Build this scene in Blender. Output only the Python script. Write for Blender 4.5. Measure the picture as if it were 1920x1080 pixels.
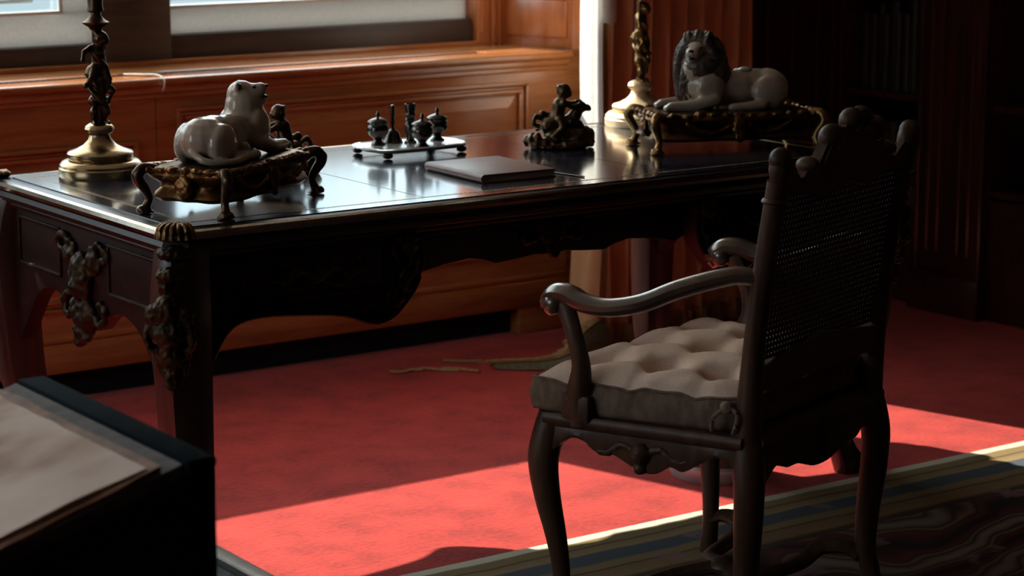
import bpy, bmesh, math, random
from mathutils import Vector, Matrix, noise
PI = math.pi
R = math.radians
scene = bpy.context.scene
for o in list(bpy.data.objects):
    bpy.data.objects.remove(o, do_unlink=True)
C = scene.collection

# ---------------------------------------------------------------- camera
cam_data = bpy.data.cameras.new('camera')
cam = bpy.data.objects.new('camera', cam_data)
C.objects.link(cam)
cam.location = (-1.8877, -3.8242, 1.509)
cam.rotation_euler = (PI / 2 - 0.196, 0, -0.6104)
cam_data.sensor_width = 36
cam_data.lens = 79.55
cam_data.clip_start = 0.05
cam_data.dof.use_dof = True
cam_data.dof.focus_distance = 4.55
cam_data.dof.aperture_fstop = 5.0
scene.camera = cam

# ---------------------------------------------------------------- world, sun, daylight, exposure
world = bpy.data.worlds.new('sky')
scene.world = world
world.use_nodes = True
wn = world.node_tree.nodes
wl = world.node_tree.links
wtc = wn.new('ShaderNodeTexCoord'); wsp = wn.new('ShaderNodeSeparateXYZ'); wrp = wn.new('ShaderNodeValToRGB')
wl.new(wtc.outputs['Generated'], wsp.inputs[0]); wl.new(wsp.outputs['Z'], wrp.inputs['Fac'])
we = wrp.color_ramp.elements
we[0].position = 0.0; we[0].color = (0.088, 0.112, 0.124, 1)
we[1].position = 0.45; we[1].color = (0.76, 0.89, 1.0, 1)
x_ = we.new(0.12); x_.color = (0.112, 0.148, 0.168, 1)
wl.new(wrp.outputs['Color'], wn['Background'].inputs['Color'])
wn['Background'].inputs['Strength'].default_value = 6.0      # overcast-bright sky, palest near the horizon

sun_data = bpy.data.lights.new('sun', 'SUN')
sun = bpy.data.objects.new('sun', sun_data)
C.objects.link(sun)
sun.location = (0, 6, 5)
SUN_DIR = Vector((0.285, -1.0, -0.725)).normalized()
sun.rotation_euler = SUN_DIR.to_track_quat('-Z', 'Y').to_euler()
sun_data.energy = 10.5
sun_data.color = (1.0, 0.93, 0.84)
sun_data.angle = R(0.53)

def portal(name, loc, rot, sx, sy):
    d = bpy.data.lights.new(name, 'AREA')
    d.shape = 'RECTANGLE'
    d.size = sx
    d.size_y = sy
    d.cycles.is_portal = True
    o = bpy.data.objects.new(name, d)
    o.location = loc
    o.rotation_euler = rot
    C.objects.link(o)
    return o
portal('daylight_portal', (0.0, 2.32, 1.9), (-PI / 2, 0, 0), 4.6, 2.1)

def fill_lamp(name, loc, rot, sx, sy, power, col):
    d = bpy.data.lights.new(name, 'AREA')
    d.shape = 'RECTANGLE'
    d.size = sx
    d.size_y = sy
    d.energy = power
    d.color = col
    o = bpy.data.objects.new(name, d)
    o.location = loc
    o.rotation_euler = rot
    C.objects.link(o)
    return o
# added area lamp on the unseen left side, weak fill for the room
fill_lamp('side_fill_lamp', (-3.62, 0.1, 1.75), (0, -PI / 2, 0), 1.9, 1.3, 4.5, (1.0, 0.93, 0.84))

scene.view_settings.view_transform = 'Standard'
scene.view_settings.look = 'None'
scene.view_settings.gamma = 1.0
scene.view_settings.use_curve_mapping = False
scene.view_settings.exposure = 0.25
scene.cycles.max_bounces = 8
scene.cycles.diffuse_bounces = 5
scene.cycles.sample_clamp_indirect = 6.0
scene.cycles.caustics_reflective = False
scene.cycles.caustics_refractive = False

# ---------------------------------------------------------------- object helpers
class MB:
    """collects shapes; build() links them as ONE mesh object"""
    def __init__(s):
        s.bm = bmesh.new()
    def box(s, x0, x1, y0, y1, z0, z1, bev=0.0, seg=2):
        b = bmesh.new()
        vs = [b.verts.new(p) for p in ((x0,y0,z0),(x1,y0,z0),(x1,y1,z0),(x0,y1,z0),(x0,y0,z1),(x1,y0,z1),(x1,y1,z1),(x0,y1,z1))]
        for f in ((0,3,2,1),(4,5,6,7),(0,1,5,4),(1,2,6,5),(2,3,7,6),(3,0,4,7)):
            b.faces.new([vs[i] for i in f])
        if bev > 0:
            bmesh.ops.bevel(b, geom=list(b.edges), offset=bev, segments=seg, affect='EDGES', profile=0.5)
        s.add(b)
        return s
    def add(s, b, M=None):
        if M is not None:
            bmesh.ops.transform(b, matrix=M, verts=list(b.verts))
        vm = {v: s.bm.verts.new(v.co) for v in b.verts}
        for f in b.faces:
            try:
                nf = s.bm.faces.new([vm[v] for v in f.verts])
                nf.smooth = f.smooth
            except ValueError:
                pass
        b.free()
        return s
    def grid(s, rows, closed_u=False, closed_v=False, cap=False):
        """rows: list of rings of points"""
        vr = [[s.bm.verts.new(p) for p in r] for r in rows]
        nu = len(rows); nv = len(rows[0])
        for i in range(nu if closed_u else nu - 1):
            a = vr[i]; b = vr[(i + 1) % nu]
            for j in range(nv if closed_v else nv - 1):
                k = (j + 1) % nv
                try:
                    s.bm.faces.new((a[j], a[k], b[k], b[j]))
                except ValueError:
                    pass
        if cap:
            for r in (vr[0], vr[-1]):
                try:
                    s.bm.faces.new(r)
                except ValueError:
                    pass
        return s
    def lathe(s, prof, cx=0, cy=0, cz=0, n=28, M=None, squash=1.0):
        rows = []
        for (r, z) in prof:
            r = max(r, 0.0004)
            ring = []
            for k in range(n):
                a = 2 * PI * k / n
                p = Vector((r * math.cos(a), r * math.sin(a) * squash, z))
                if M is not None:
                    p = M @ p
                ring.append((p.x + cx, p.y + cy, p.z + cz))
            rows.append(ring)
        return s.grid(rows, closed_v=True, cap=True)
    def tube(s, pts, rad, n=10, flat=None, up=(0, 0, 1), cap=True):
        """round or flattened bar along pts; rad one number or a list; flat = (wide, thick) factors"""
        pts = [Vector(p) for p in pts]
        m = len(pts)
        rows = []
        for i, p in enumerate(pts):
            t = (pts[min(i + 1, m - 1)] - pts[max(i - 1, 0)]).normalized()
            u = Vector(up)
            if abs(t.dot(u)) > 0.95:
                u = Vector((1, 0, 0)) if abs(t.x) < 0.9 else Vector((0, 1, 0))
            a = t.cross(u).normalized()
            b = a.cross(t).normalized()
            r = rad[i] if isinstance(rad, (list, tuple)) else rad
            fw, ft = flat if flat else (1, 1)
            ring = []
            for k in range(n):
                q = 2 * PI * (k + 0.5) / n
                v = p + a * (math.cos(q) * r * fw) + b * (math.sin(q) * r * ft)
                ring.append(tuple(v))
            rows.append(ring)
        return s.grid(rows, closed_v=True, cap=cap)
    def prism(s, outline, d0, d1, plane='xz', bev=0.0):
        """2D outline (list of pairs) given thickness d0..d1 across the plane"""
        b = bmesh.new()
        def P(u, v, d):
            return {'xz': (u, d, v), 'yz': (d, u, v), 'xy': (u, v, d)}[plane]
        A = [b.verts.new(P(u, v, d0)) for u, v in outline]
        B = [b.verts.new(P(u, v, d1)) for u, v in outline]
        n = len(outline)
        b.faces.new(A)
        b.faces.new(B[::-1])
        for i in range(n):
            b.faces.new((A[i], B[i], B[(i + 1) % n], A[(i + 1) % n]))
        bmesh.ops.recalc_face_normals(b, faces=list(b.faces))
        if bev > 0:
            ed = [e for e in b.edges if len(e.link_faces) == 2 and e.calc_face_angle(0) > 0.6]
            bmesh.ops.bevel(b, geom=ed, offset=bev, segments=2, affect='EDGES', profile=0.5)
        bmesh.ops.triangulate(b, faces=[f for f in b.faces if len(f.verts) > 4])
        return s.add(b)
    def ell(s, c, r, rot=None, n=14, m=9):
        c = Vector(c)
        M = rot.to_matrix() if rot is not None else Matrix.Identity(3)
        rows = []
        for i in range(m):
            a = PI * (i + 0.02 + 0.96 * 0) / (m - 1) if 0 < i < m - 1 else (0.02 if i == 0 else PI - 0.02)
            ring = []
            for k in range(n):
                q = 2 * PI * k / n
                p = Vector((r[0] * math.sin(a) * math.cos(q), r[1] * math.sin(a) * math.sin(q), r[2] * math.cos(a)))
                ring.append(tuple(M @ p + c))
            rows.append(ring)
        return s.grid(rows, closed_v=True, cap=True)
    def build(s, name, m, parent=None, smooth=35, loc=None):
        bmesh.ops.recalc_face_normals(s.bm, faces=list(s.bm.faces))
        me = bpy.data.meshes.new(name)
        s.bm.to_mesh(me)
        s.bm.free()
        o = bpy.data.objects.new(name, me)
        C.objects.link(o)
        me.materials.append(m)
        if smooth:
            for p in me.polygons:
                p.use_smooth = True
            try:
                me.set_sharp_from_angle(angle=R(smooth))
            except Exception:
                pass
        if parent is not None:
            o.parent = parent
        if loc is not None:
            o.location = loc
        return o

def thing(name, label, cat, loc=(0, 0, 0), rz=0.0, group=None):
    o = bpy.data.objects.new(name, None)
    o.empty_display_size = 0.05
    C.objects.link(o)
    o.location = loc
    o.rotation_euler = (0, 0, rz)
    return tag(o, label, cat, group)

def tag(o, label, cat, group=None):
    o['label'] = label
    o['category'] = cat
    if group:
        o['group'] = group
    return o

def structure(o):
    o['kind'] = 'structure'
    return o

def sculpt(name, balls, bones, m, parent=None, voxel=0.003, smooth=6, bump=0.0, bump_scale=60.0, loc=None):
    """one continuous modelled surface grown round ellipsoids (c, r, rot) and tapered bones (points, radii)"""
    mb = MB()
    for b in balls:
        mb.ell(b[0], b[1], b[2] if len(b) > 2 else None)
    for pts, rad in bones:
        mb.tube(pts, rad, n=12)
        rr = rad if isinstance(rad, (list, tuple)) else [rad] * len(pts)
        for p, q in zip(pts, rr):
            mb.ell(p, (q, q, q), n=12, m=8)
    t = mb.build('sculpt_source', m, None)
    md = t.modifiers.new('r', 'REMESH')
    md.mode = 'VOXEL'
    md.voxel_size = voxel
    sm = t.modifiers.new('s', 'SMOOTH')
    sm.iterations = smooth
    sm.factor = 0.5
    dg = bpy.context.evaluated_depsgraph_get()
    dg.update()
    me = bpy.data.meshes.new_from_object(t.evaluated_get(dg))
    bpy.data.objects.remove(t, do_unlink=True)
    me.name = name
    if bump > 0:
        me.update()
        nn = [v.normal.copy() for v in me.vertices]
        for v, q in zip(me.vertices, nn):
            v.co += q * bump * noise.noise(v.co * bump_scale)
    for p in me.polygons:
        p.use_smooth = True
    me.materials.clear()
    me.materials.append(m)
    o = bpy.data.objects.new(name, me)
    C.objects.link(o)
    if parent is not None:
        o.parent = parent
    if loc is not None:
        o.location = loc
    return o

def smoothpath(pts, n=6):
    """Catmull-Rom through pts"""
    P = [Vector(p) for p in pts]
    out = []
    for i in range(len(P) - 1):
        p0 = P[max(i - 1, 0)]; p1 = P[i]; p2 = P[i + 1]; p3 = P[min(i + 2, len(P) - 1)]
        for k in range(n):
            t = k / n
            out.append(0.5 * ((2 * p1) + (p2 - p0) * t + (2 * p0 - 5 * p1 + 4 * p2 - p3) * t * t + (3 * p1 - p0 - 3 * p2 + p3) * t ** 3))
    out.append(P[-1])
    return out

def lerplist(vals, n=6):
    return [v.x for v in smoothpath([(v, 0, 0) for v in vals], n)]

# ---------------------------------------------------------------- materials
def newmat(name):
    m = bpy.data.materials.new(name)
    m.use_nodes = True
    nt = m.node_tree
    b = nt.nodes['Principled BSDF']
    return m, nt, b

def N(nt, t, **kw):
    n = nt.nodes.new(t)
    for k, v in kw.items():
        setattr(n, k, v)
    return n

def ramp(nt, stops):
    r = N(nt, 'ShaderNodeValToRGB')
    e = r.color_ramp.elements
    while len(e) > 1:
        e.remove(e[-1])
    e[0].position = stops[0][0]
    e[0].color = (*stops[0][1], 1)
    for p, c in stops[1:]:
        x = e.new(p)
        x.color = (*c, 1)
    return r

def coords(nt, scale=(1, 1, 1), rot=(0, 0, 0)):
    tc = N(nt, 'ShaderNodeTexCoord')
    mp = N(nt, 'ShaderNodeMapping')
    mp.inputs['Scale'].default_value = scale
    mp.inputs['Rotation'].default_value = rot
    nt.links.new(tc.outputs['Object'], mp.inputs['Vector'])
    return mp.outputs['Vector']

def noise_mat(name, cols, scale=20, rough=0.6, metal=0.0, stretch=(1, 1, 1), bump=0.0, bump_scale=None, spec=0.5, detail=6, coat=0.0, rough_var=0.0):
    m, nt, b = newmat(name)
    v = coords(nt, stretch)
    no = N(nt, 'ShaderNodeTexNoise')
    no.inputs['Scale'].default_value = scale
    no.inputs['Detail'].default_value = detail
    nt.links.new(v, no.inputs['Vector'])
    k = len(cols)
    rp = ramp(nt, [(0.3 + 0.4 * i / max(k - 1, 1), c) for i, c in enumerate(cols)])
    nt.links.new(no.outputs['Fac'], rp.inputs['Fac'])
    nt.links.new(rp.outputs['Color'], b.inputs['Base Color'])
    b.inputs['Roughness'].default_value = rough
    b.inputs['Metallic'].default_value = metal
    b.inputs['Specular IOR Level'].default_value = spec
    b.inputs['Coat Weight'].default_value = coat
    b.inputs['Coat Roughness'].default_value = 0.12
    if rough_var > 0:
        mr = N(nt, 'ShaderNodeMapRange')
        mr.inputs['To Min'].default_value = rough - rough_var
        mr.inputs['To Max'].default_value = rough + rough_var
        nt.links.new(no.outputs['Fac'], mr.inputs['Value'])
        nt.links.new(mr.outputs['Result'], b.inputs['Roughness'])
    if bump > 0:
        bn = N(nt, 'ShaderNodeTexNoise')
        bn.inputs['Scale'].default_value = bump_scale or scale * 3
        bn.inputs['Detail'].default_value = 4
        nt.links.new(v, bn.inputs['Vector'])
        bp = N(nt, 'ShaderNodeBump')
        bp.inputs['Strength'].default_value = bump
        bp.inputs['Distance'].default_value = 0.004
        nt.links.new(bn.outputs['Fac'], bp.inputs['Height'])
        nt.links.new(bp.outputs['Normal'], b.inputs['Normal'])
    return m

def wood_mat(name, dark, mid, light, axis='x', rough=0.35, scale=1.0, spec=0.5, coat=0.0):
    """long streaky grain along one axis"""
    st = {'x': (1.2, 14, 14), 'y': (14, 1.2, 14), 'z': (14, 14, 1.2)}[axis]
    m, nt, b = newmat(name)
    v = coords(nt, tuple(a * scale for a in st))
    n1 = N(nt, 'ShaderNodeTexNoise')
    n1.inputs['Scale'].default_value = 2.2
    n1.inputs['Detail'].default_value = 8
    n1.inputs['Distortion'].default_value = 0.6
    nt.links.new(v, n1.inputs['Vector'])
    rp = ramp(nt, [(0.28, dark), (0.5, mid), (0.74, light)])
    nt.links.new(n1.outputs['Fac'], rp.inputs['Fac'])
    n2 = N(nt, 'ShaderNodeTexNoise')
    n2.inputs['Scale'].default_value = 16
    n2.inputs['Detail'].default_value = 3
    nt.links.new(v, n2.inputs['Vector'])
    mx = N(nt, 'ShaderNodeMix', data_type='RGBA', blend_type='MULTIPLY')
    mx.inputs['Factor'].default_value = 0.22
    r2 = ramp(nt, [(0.35, (0.45, 0.42, 0.4)), (0.6, (1, 1, 1))])
    nt.links.new(n2.outputs['Fac'], r2.inputs['Fac'])
    nt.links.new(rp.outputs['Color'], mx.inputs['A'])
    nt.links.new(r2.outputs['Color'], mx.inputs['B'])
    nt.links.new(mx.outputs['Result'], b.inputs['Base Color'])
    b.inputs['Roughness'].default_value = rough
    b.inputs['Specular IOR Level'].default_value = spec
    b.inputs['Coat Weight'].default_value = coat
    b.inputs['Coat Roughness'].default_value = 0.15
    bp = N(nt, 'ShaderNodeBump')
    bp.inputs['Strength'].default_value = 0.08
    bp.inputs['Distance'].default_value = 0.002
    nt.links.new(n2.outputs['Fac'], bp.inputs['Height'])
    nt.links.new(bp.outputs['Normal'], b.inputs['Normal'])
    return m

def plain(name, col, rough=0.5, metal=0.0, spec=0.5):
    return noise_mat(name, [tuple(c * 0.88 for c in col), tuple(min(1, c * 1.1) for c in col)], 25, rough, metal, spec=spec)

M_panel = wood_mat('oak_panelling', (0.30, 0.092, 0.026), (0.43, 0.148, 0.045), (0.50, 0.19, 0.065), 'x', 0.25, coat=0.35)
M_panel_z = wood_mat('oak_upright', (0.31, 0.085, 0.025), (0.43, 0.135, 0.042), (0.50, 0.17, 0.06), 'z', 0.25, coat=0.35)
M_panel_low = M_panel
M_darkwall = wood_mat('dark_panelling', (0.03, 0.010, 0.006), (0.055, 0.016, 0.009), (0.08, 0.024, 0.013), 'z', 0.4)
M_frame = wood_mat('dark_window_frame', (0.035, 0.022, 0.018), (0.06, 0.038, 0.03), (0.085, 0.055, 0.045), 'x', 0.45)
M_desk = wood_mat('rosewood', (0.007, 0.003, 0.0025), (0.016, 0.006, 0.0045), (0.028, 0.010, 0.007), 'x', 0.34, spec=0.3)
M_apron = wood_mat('dull_rosewood', (0.006, 0.0028, 0.0022), (0.014, 0.0055, 0.004), (0.026, 0.009, 0.006), 'x', 0.45, spec=0.18)
M_deskleg = wood_mat('mahogany_leg', (0.012, 0.004, 0.003), (0.03, 0.008, 0.005), (0.055, 0.013, 0.009), 'z', 0.34, coat=0.4)
M_leather = noise_mat('navy_leather', [(0.010, 0.016, 0.034), (0.020, 0.032, 0.062)], 14, 0.16, spec=1.0, rough_var=0.03, coat=1.0)
for n_ in M_leather.node_tree.nodes:
    if n_.type == 'BSDF_PRINCIPLED':
        n_.inputs['IOR'].default_value = 1.9
        n_.inputs['Coat IOR'].default_value = 1.8
        n_.inputs['Coat Roughness'].default_value = 0.10
M_gilt_tool = noise_mat('gilt_tooling', [(0.30, 0.2, 0.08), (0.5, 0.36, 0.16)], 60, 0.35, 0.6)
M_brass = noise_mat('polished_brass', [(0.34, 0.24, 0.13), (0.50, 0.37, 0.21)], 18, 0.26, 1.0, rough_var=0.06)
M_edge = noise_mat('worn_brass_edge', [(0.30, 0.24, 0.18), (0.46, 0.39, 0.31)], 18, 0.16, 1.0)
M_gilt_sunlit = noise_mat('sunlit_satin_gilt', [(0.72, 0.52, 0.30), (0.85, 0.65, 0.42)], 18, 0.5, 0.75)  # paler copy for the right candlestick's base, sunlight put into the colour
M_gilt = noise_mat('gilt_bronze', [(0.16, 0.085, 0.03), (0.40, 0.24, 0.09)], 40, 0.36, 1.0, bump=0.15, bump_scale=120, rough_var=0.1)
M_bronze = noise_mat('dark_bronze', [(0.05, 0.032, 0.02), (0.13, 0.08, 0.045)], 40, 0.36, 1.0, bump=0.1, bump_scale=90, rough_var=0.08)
M_stand = noise_mat('aged_gilt_bronze', [(0.06, 0.03, 0.014), (0.24, 0.12, 0.04)], 45, 0.4, 1.0, bump=0.25, bump_scale=110, rough_var=0.1)
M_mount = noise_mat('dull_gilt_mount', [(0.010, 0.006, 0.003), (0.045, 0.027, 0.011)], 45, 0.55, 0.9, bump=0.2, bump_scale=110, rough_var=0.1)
M_silver = noise_mat('tarnished_silver', [(0.06, 0.055, 0.05), (0.13, 0.12, 0.11)], 25, 0.22, 1.0, rough_var=0.08)
M_tray = noise_mat('silver_tray', [(0.86, 0.84, 0.80), (0.95, 0.93, 0.90)], 25, 0.2, 0.2, coat=1.0)
M_porc = noise_mat('glazed_porcelain', [(0.38, 0.29, 0.215), (0.52, 0.425, 0.33)], 16, 0.25, coat=0.5)
M_mane = noise_mat('brown_glaze', [(0.035, 0.022, 0.016), (0.13, 0.08, 0.058)], 55, 0.42, spec=0.3, coat=0.08)
M_black = plain('black_glaze', (0.015, 0.013, 0.013), 0.3)
M_book = noise_mat('brown_leather', [(0.15, 0.07, 0.045), (0.22, 0.11, 0.07)], 30, 0.42, bump=0.1, bump_scale=300)
M_paper = noise_mat('page_edges', [(0.25, 0.17, 0.11), (0.4, 0.3, 0.2)], 8, 0.8, stretch=(1, 1, 60))
M_chair = wood_mat('carved_walnut', (0.034, 0.016, 0.008), (0.066, 0.032, 0.016), (0.10, 0.052, 0.027), 'z', 0.46, spec=0.32)
M_arm = wood_mat('polished_walnut', (0.030, 0.016, 0.009), (0.065, 0.036, 0.02), (0.10, 0.06, 0.035), 'y', 0.3, coat=0.9)
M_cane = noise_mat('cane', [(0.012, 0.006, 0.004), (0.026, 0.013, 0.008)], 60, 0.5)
M_cushion = noise_mat('linen_cushion', [(0.70, 0.50, 0.385), (0.80, 0.60, 0.475)], 180, 0.9, bump=0.2, bump_scale=700)
M_cushside = noise_mat('brown_brocade', [(0.11, 0.072, 0.048), (0.22, 0.15, 0.10)], 60, 0.85, stretch=(1, 1, 0.5), bump=0.2, bump_scale=500)
M_curtain = noise_mat('old_gold_curtain', [(0.60, 0.34, 0.16), (0.74, 0.45, 0.22)], 30, 0.8, stretch=(1, 1, 0.25), bump=0.15, bump_scale=300)
M_lining = noise_mat('pale_curtain_lining', [(0.62, 0.58, 0.50), (0.74, 0.70, 0.62)], 40, 0.85, bump=0.15, bump_scale=300)
M_fringe = noise_mat('gold_fringe', [(0.30, 0.17, 0.06), (0.5, 0.32, 0.14)], 150, 0.8)
M_galloon = noise_mat('olive_braid', [(0.07, 0.06, 0.025), (0.16, 0.13, 0.06)], 90, 0.8)
M_white = noise_mat('white_paint', [(0.74, 0.74, 0.71), (0.82, 0.82, 0.79)], 10, 0.5)
M_black_void = plain('black_recess', (0.004, 0.003, 0.003), 0.9)
M_grille = plain('dark_grille', (0.10, 0.06, 0.035), 0.45, 0.5)
M_bin = noise_mat('dark_leather_bin', [(0.05, 0.03, 0.022), (0.09, 0.055, 0.04)], 30, 0.5)
M_binrim = noise_mat('pale_metal_band', [(0.42, 0.42, 0.42), (0.55, 0.55, 0.54)], 30, 0.4, 0.4)
M_standblk = noise_mat('black_stand', [(0.003, 0.004, 0.005), (0.006, 0.007, 0.009)], 20, 0.7, spec=0.25)
M_teal = noise_mat('dark_teal_board', [(0.004, 0.009, 0.013), (0.008, 0.015, 0.020)], 20, 0.95, spec=0.04)
M_cover = noise_mat('grey_cover', [(0.045, 0.036, 0.034), (0.085, 0.07, 0.066)], 35, 0.7, spec=0.2)
M_oldleather = noise_mat('worn_leather', [(0.10, 0.035, 0.015), (0.24, 0.11, 0.055)], 25, 0.7)
M_greytrim = noise_mat('pale_grey_trim', [(0.36, 0.33, 0.29), (0.45, 0.42, 0.37)], 20, 0.5)
M_cable = plain('white_cable', (0.75, 0.74, 0.7), 0.5)

def m_page():
    m, nt, b = newmat('aged_page')
    v = coords(nt, (1, 1, 1))
    n = N(nt, 'ShaderNodeTexNoise'); n.inputs['Scale'].default_value = 4.5; n.inputs['Detail'].default_value = 3
    nt.links.new(v, n.inputs['Vector'])
    rp = ramp(nt, [(0.36, (0.36, 0.21, 0.14)), (0.5, (0.58, 0.43, 0.345)), (0.68, (0.66, 0.52, 0.43))])
    nt.links.new(n.outputs['Fac'], rp.inputs['Fac'])
    nt.links.new(rp.outputs['Color'], b.inputs['Base Color'])
    b.inputs['Roughness'].default_value = 0.75
    return m
M_page = m_page()

def m_carpet():
    m, nt, b = newmat('red_carpet')
    v = coords(nt)
    n1 = N(nt, 'ShaderNodeTexNoise'); n1.inputs['Scale'].default_value = 9; n1.inputs['Detail'].default_value = 5
    n2 = N(nt, 'ShaderNodeTexNoise'); n2.inputs['Scale'].default_value = 75; n2.inputs['Detail'].default_value = 3
    nt.links.new(v, n1.inputs['Vector']); nt.links.new(v, n2.inputs['Vector'])
    ad = N(nt, 'ShaderNodeMath', operation='ADD')
    m2 = N(nt, 'ShaderNodeMath', operation='MULTIPLY'); m2.inputs[1].default_value = 0.55
    nt.links.new(n2.outputs['Fac'], m2.inputs[0])
    nt.links.new(n1.outputs['Fac'], ad.inputs[0]); nt.links.new(m2.outputs[0], ad.inputs[1])
    rp = ramp(nt, [(0.55, (0.27, 0.015, 0.011)), (0.76, (0.40, 0.025, 0.018)), (0.98, (0.49, 0.036, 0.026))])
    nt.links.new(ad.outputs[0], rp.inputs['Fac'])
    nt.links.new(rp.outputs['Color'], b.inputs['Base Color'])
    b.inputs['Roughness'].default_value = 0.95
    b.inputs['Specular IOR Level'].default_value = 0.1
    b.inputs['Sheen Weight'].default_value = 0.2
    b.inputs['Sheen Roughness'].default_value = 0.5
    b.inputs['Sheen Tint'].default_value = (1.0, 0.55, 0.5, 1)
    bp = N(nt, 'ShaderNodeBump'); bp.inputs['Strength'].default_value = 0.5; bp.inputs['Distance'].default_value = 0.006
    nt.links.new(n2.outputs['Fac'], bp.inputs['Height'])
    nt.links.new(bp.outputs['Normal'], b.inputs['Normal'])
    return m
M_carpet = m_carpet()

def m_rug():
    """bands that run along the rug's edge (object y = 0 at the edge, negative inward), then swirls"""
    m, nt, b = newmat('patterned_rug')
    tc = N(nt, 'ShaderNodeTexCoord')
    sp = N(nt, 'ShaderNodeSeparateXYZ')
    nt.links.new(tc.outputs['Object'], sp.inputs[0])
    wob = N(nt, 'ShaderNodeTexNoise'); wob.inputs['Scale'].default_value = 7
    nt.links.new(tc.outputs['Object'], wob.inputs['Vector'])
    mul = N(nt, 'ShaderNodeMath', operation='MULTIPLY_ADD'); mul.inputs[1].default_value = 0.02; mul.inputs[2].default_value = -0.01
    nt.links.new(wob.outputs['Fac'], mul.inputs[0])
    d = N(nt, 'ShaderNodeMath', operation='MULTIPLY_ADD'); d.inputs[1].default_value = -1.0
    nt.links.new(sp.outputs['Y'], d.inputs[0]); nt.links.new(mul.outputs[0], d.inputs[2])
    mr = N(nt, 'ShaderNodeMath', operation='MULTIPLY'); mr.inputs[1].default_value = 1 / 0.36
    nt.links.new(d.outputs[0], mr.inputs[0])
    cream = (0.60, 0.52, 0.38); ochre = (0.22, 0.15, 0.068); dk = (0.075, 0.05, 0.03)
    blue = (0.075, 0.085, 0.095)
    rp = ramp(nt, [(0.0, cream), (0.085, cream), (0.10, ochre), (0.19, ochre), (0.205, dk), (0.225, ochre), (0.31, (0.28, 0.19, 0.09)),
                   (0.33, blue), (0.47, blue), (0.49, ochre), (0.57, ochre), (0.59, dk), (0.61, (0.20, 0.12, 0.06)), (0.74, (0.24, 0.15, 0.07)), (0.78, dk), (1.0, (0.06, 0.035, 0.028))])
    nt.links.new(mr.outputs[0], rp.inputs['Fac'])
    # inner field of swirls
    wv = N(nt, 'ShaderNodeTexWave', wave_type='RINGS'); wv.inputs['Scale'].default_value = 1.6; wv.inputs['Distortion'].default_value = 9; wv.inputs['Detail'].default_value = 2; wv.inputs['Detail Scale'].default_value = 1.4
    nt.links.new(tc.outputs['Object'], wv.inputs['Vector'])
    r2 = ramp(nt, [(0.0, (0.035, 0.022, 0.022)), (0.3, (0.13, 0.035, 0.03)), (0.45, (0.05, 0.035, 0.03)), (0.62, (0.20, 0.13, 0.07)), (0.8, (0.06, 0.04, 0.03)), (1.0, (0.22, 0.17, 0.14))])
    nt.links.new(wv.outputs['Color'], r2.inputs['Fac'])
    gt = N(nt, 'ShaderNodeMath', operation='GREATER_THAN'); gt.inputs[1].default_value = 0.30
    nt.links.new(d.outputs[0], gt.inputs[0])
    mx = N(nt, 'ShaderNodeMix', data_type='RGBA')
    nt.links.new(gt.outputs[0], mx.inputs['Factor']); nt.links.new(rp.outputs['Color'], mx.inputs['A']); nt.links.new(r2.outputs['Color'], mx.inputs['B'])
    # mauve flowers scattered over border and field
    vo = N(nt, 'ShaderNodeTexVoronoi'); vo.inputs['Scale'].default_value = 5.5
    nt.links.new(tc.outputs['Object'], vo.inputs['Vector'])
    r3 = ramp(nt, [(0.0, (1, 1, 1)), (0.28, (1, 1, 1)), (0.34, (0, 0, 0))])
    n3 = N(nt, 'ShaderNodeTexNoise'); n3.inputs['Scale'].default_value = 26; n3.inputs['Detail'].default_value = 2
    nt.links.new(tc.outputs['Object'], n3.inputs['Vector'])
    sb = N(nt, 'ShaderNodeMath', operation='MULTIPLY_ADD'); sb.inputs[1].default_value = 0.5; sb.inputs[2].default_value = -0.1
    nt.links.new(n3.outputs['Fac'], sb.inputs[0])
    av = N(nt, 'ShaderNodeMath', operation='ADD')
    nt.links.new(vo.outputs['Distance'], av.inputs[0]); nt.links.new(sb.outputs[0], av.inputs[1])
    nt.links.new(av.outputs[0], r3.inputs['Fac'])
    in_b = N(nt, 'ShaderNodeMath', operation='GREATER_THAN'); in_b.inputs[1].default_value = 0.12
    nt.links.new(d.outputs[0], in_b.inputs[0])
    fm = N(nt, 'ShaderNodeMath', operation='MULTIPLY')
    nt.links.new(r3.outputs['Color'], fm.inputs[0]); nt.links.new(in_b.outputs[0], fm.inputs[1])
    fs = N(nt, 'ShaderNodeMath', operation='MULTIPLY'); fs.inputs[1].default_value = 0.7
    nt.links.new(fm.outputs[0], fs.inputs[0])
    mx2 = N(nt, 'ShaderNodeMix', data_type='RGBA')
    mx2.inputs['B'].default_value = (0.23, 0.13, 0.13, 1)
    nt.links.new(fs.outputs[0], mx2.inputs['Factor']); nt.links.new(mx.outputs['Result'], mx2.inputs['A'])
    nt.links.new(mx2.outputs['Result'], b.inputs['Base Color'])
    b.inputs['Roughness'].default_value = 0.95
    b.inputs['Specular IOR Level'].default_value = 0.1
    n4 = N(nt, 'ShaderNodeTexNoise'); n4.inputs['Scale'].default_value = 160
    nt.links.new(tc.outputs['Object'], n4.inputs['Vector'])
    bp = N(nt, 'ShaderNodeBump'); bp.inputs['Strength'].default_value = 0.4; bp.inputs['Distance'].default_value = 0.003
    nt.links.new(n4.outputs['Fac'], bp.inputs['Height'])
    nt.links.new(bp.outputs['Normal'], b.inputs['Normal'])
    return m
M_rug = m_rug()

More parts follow.
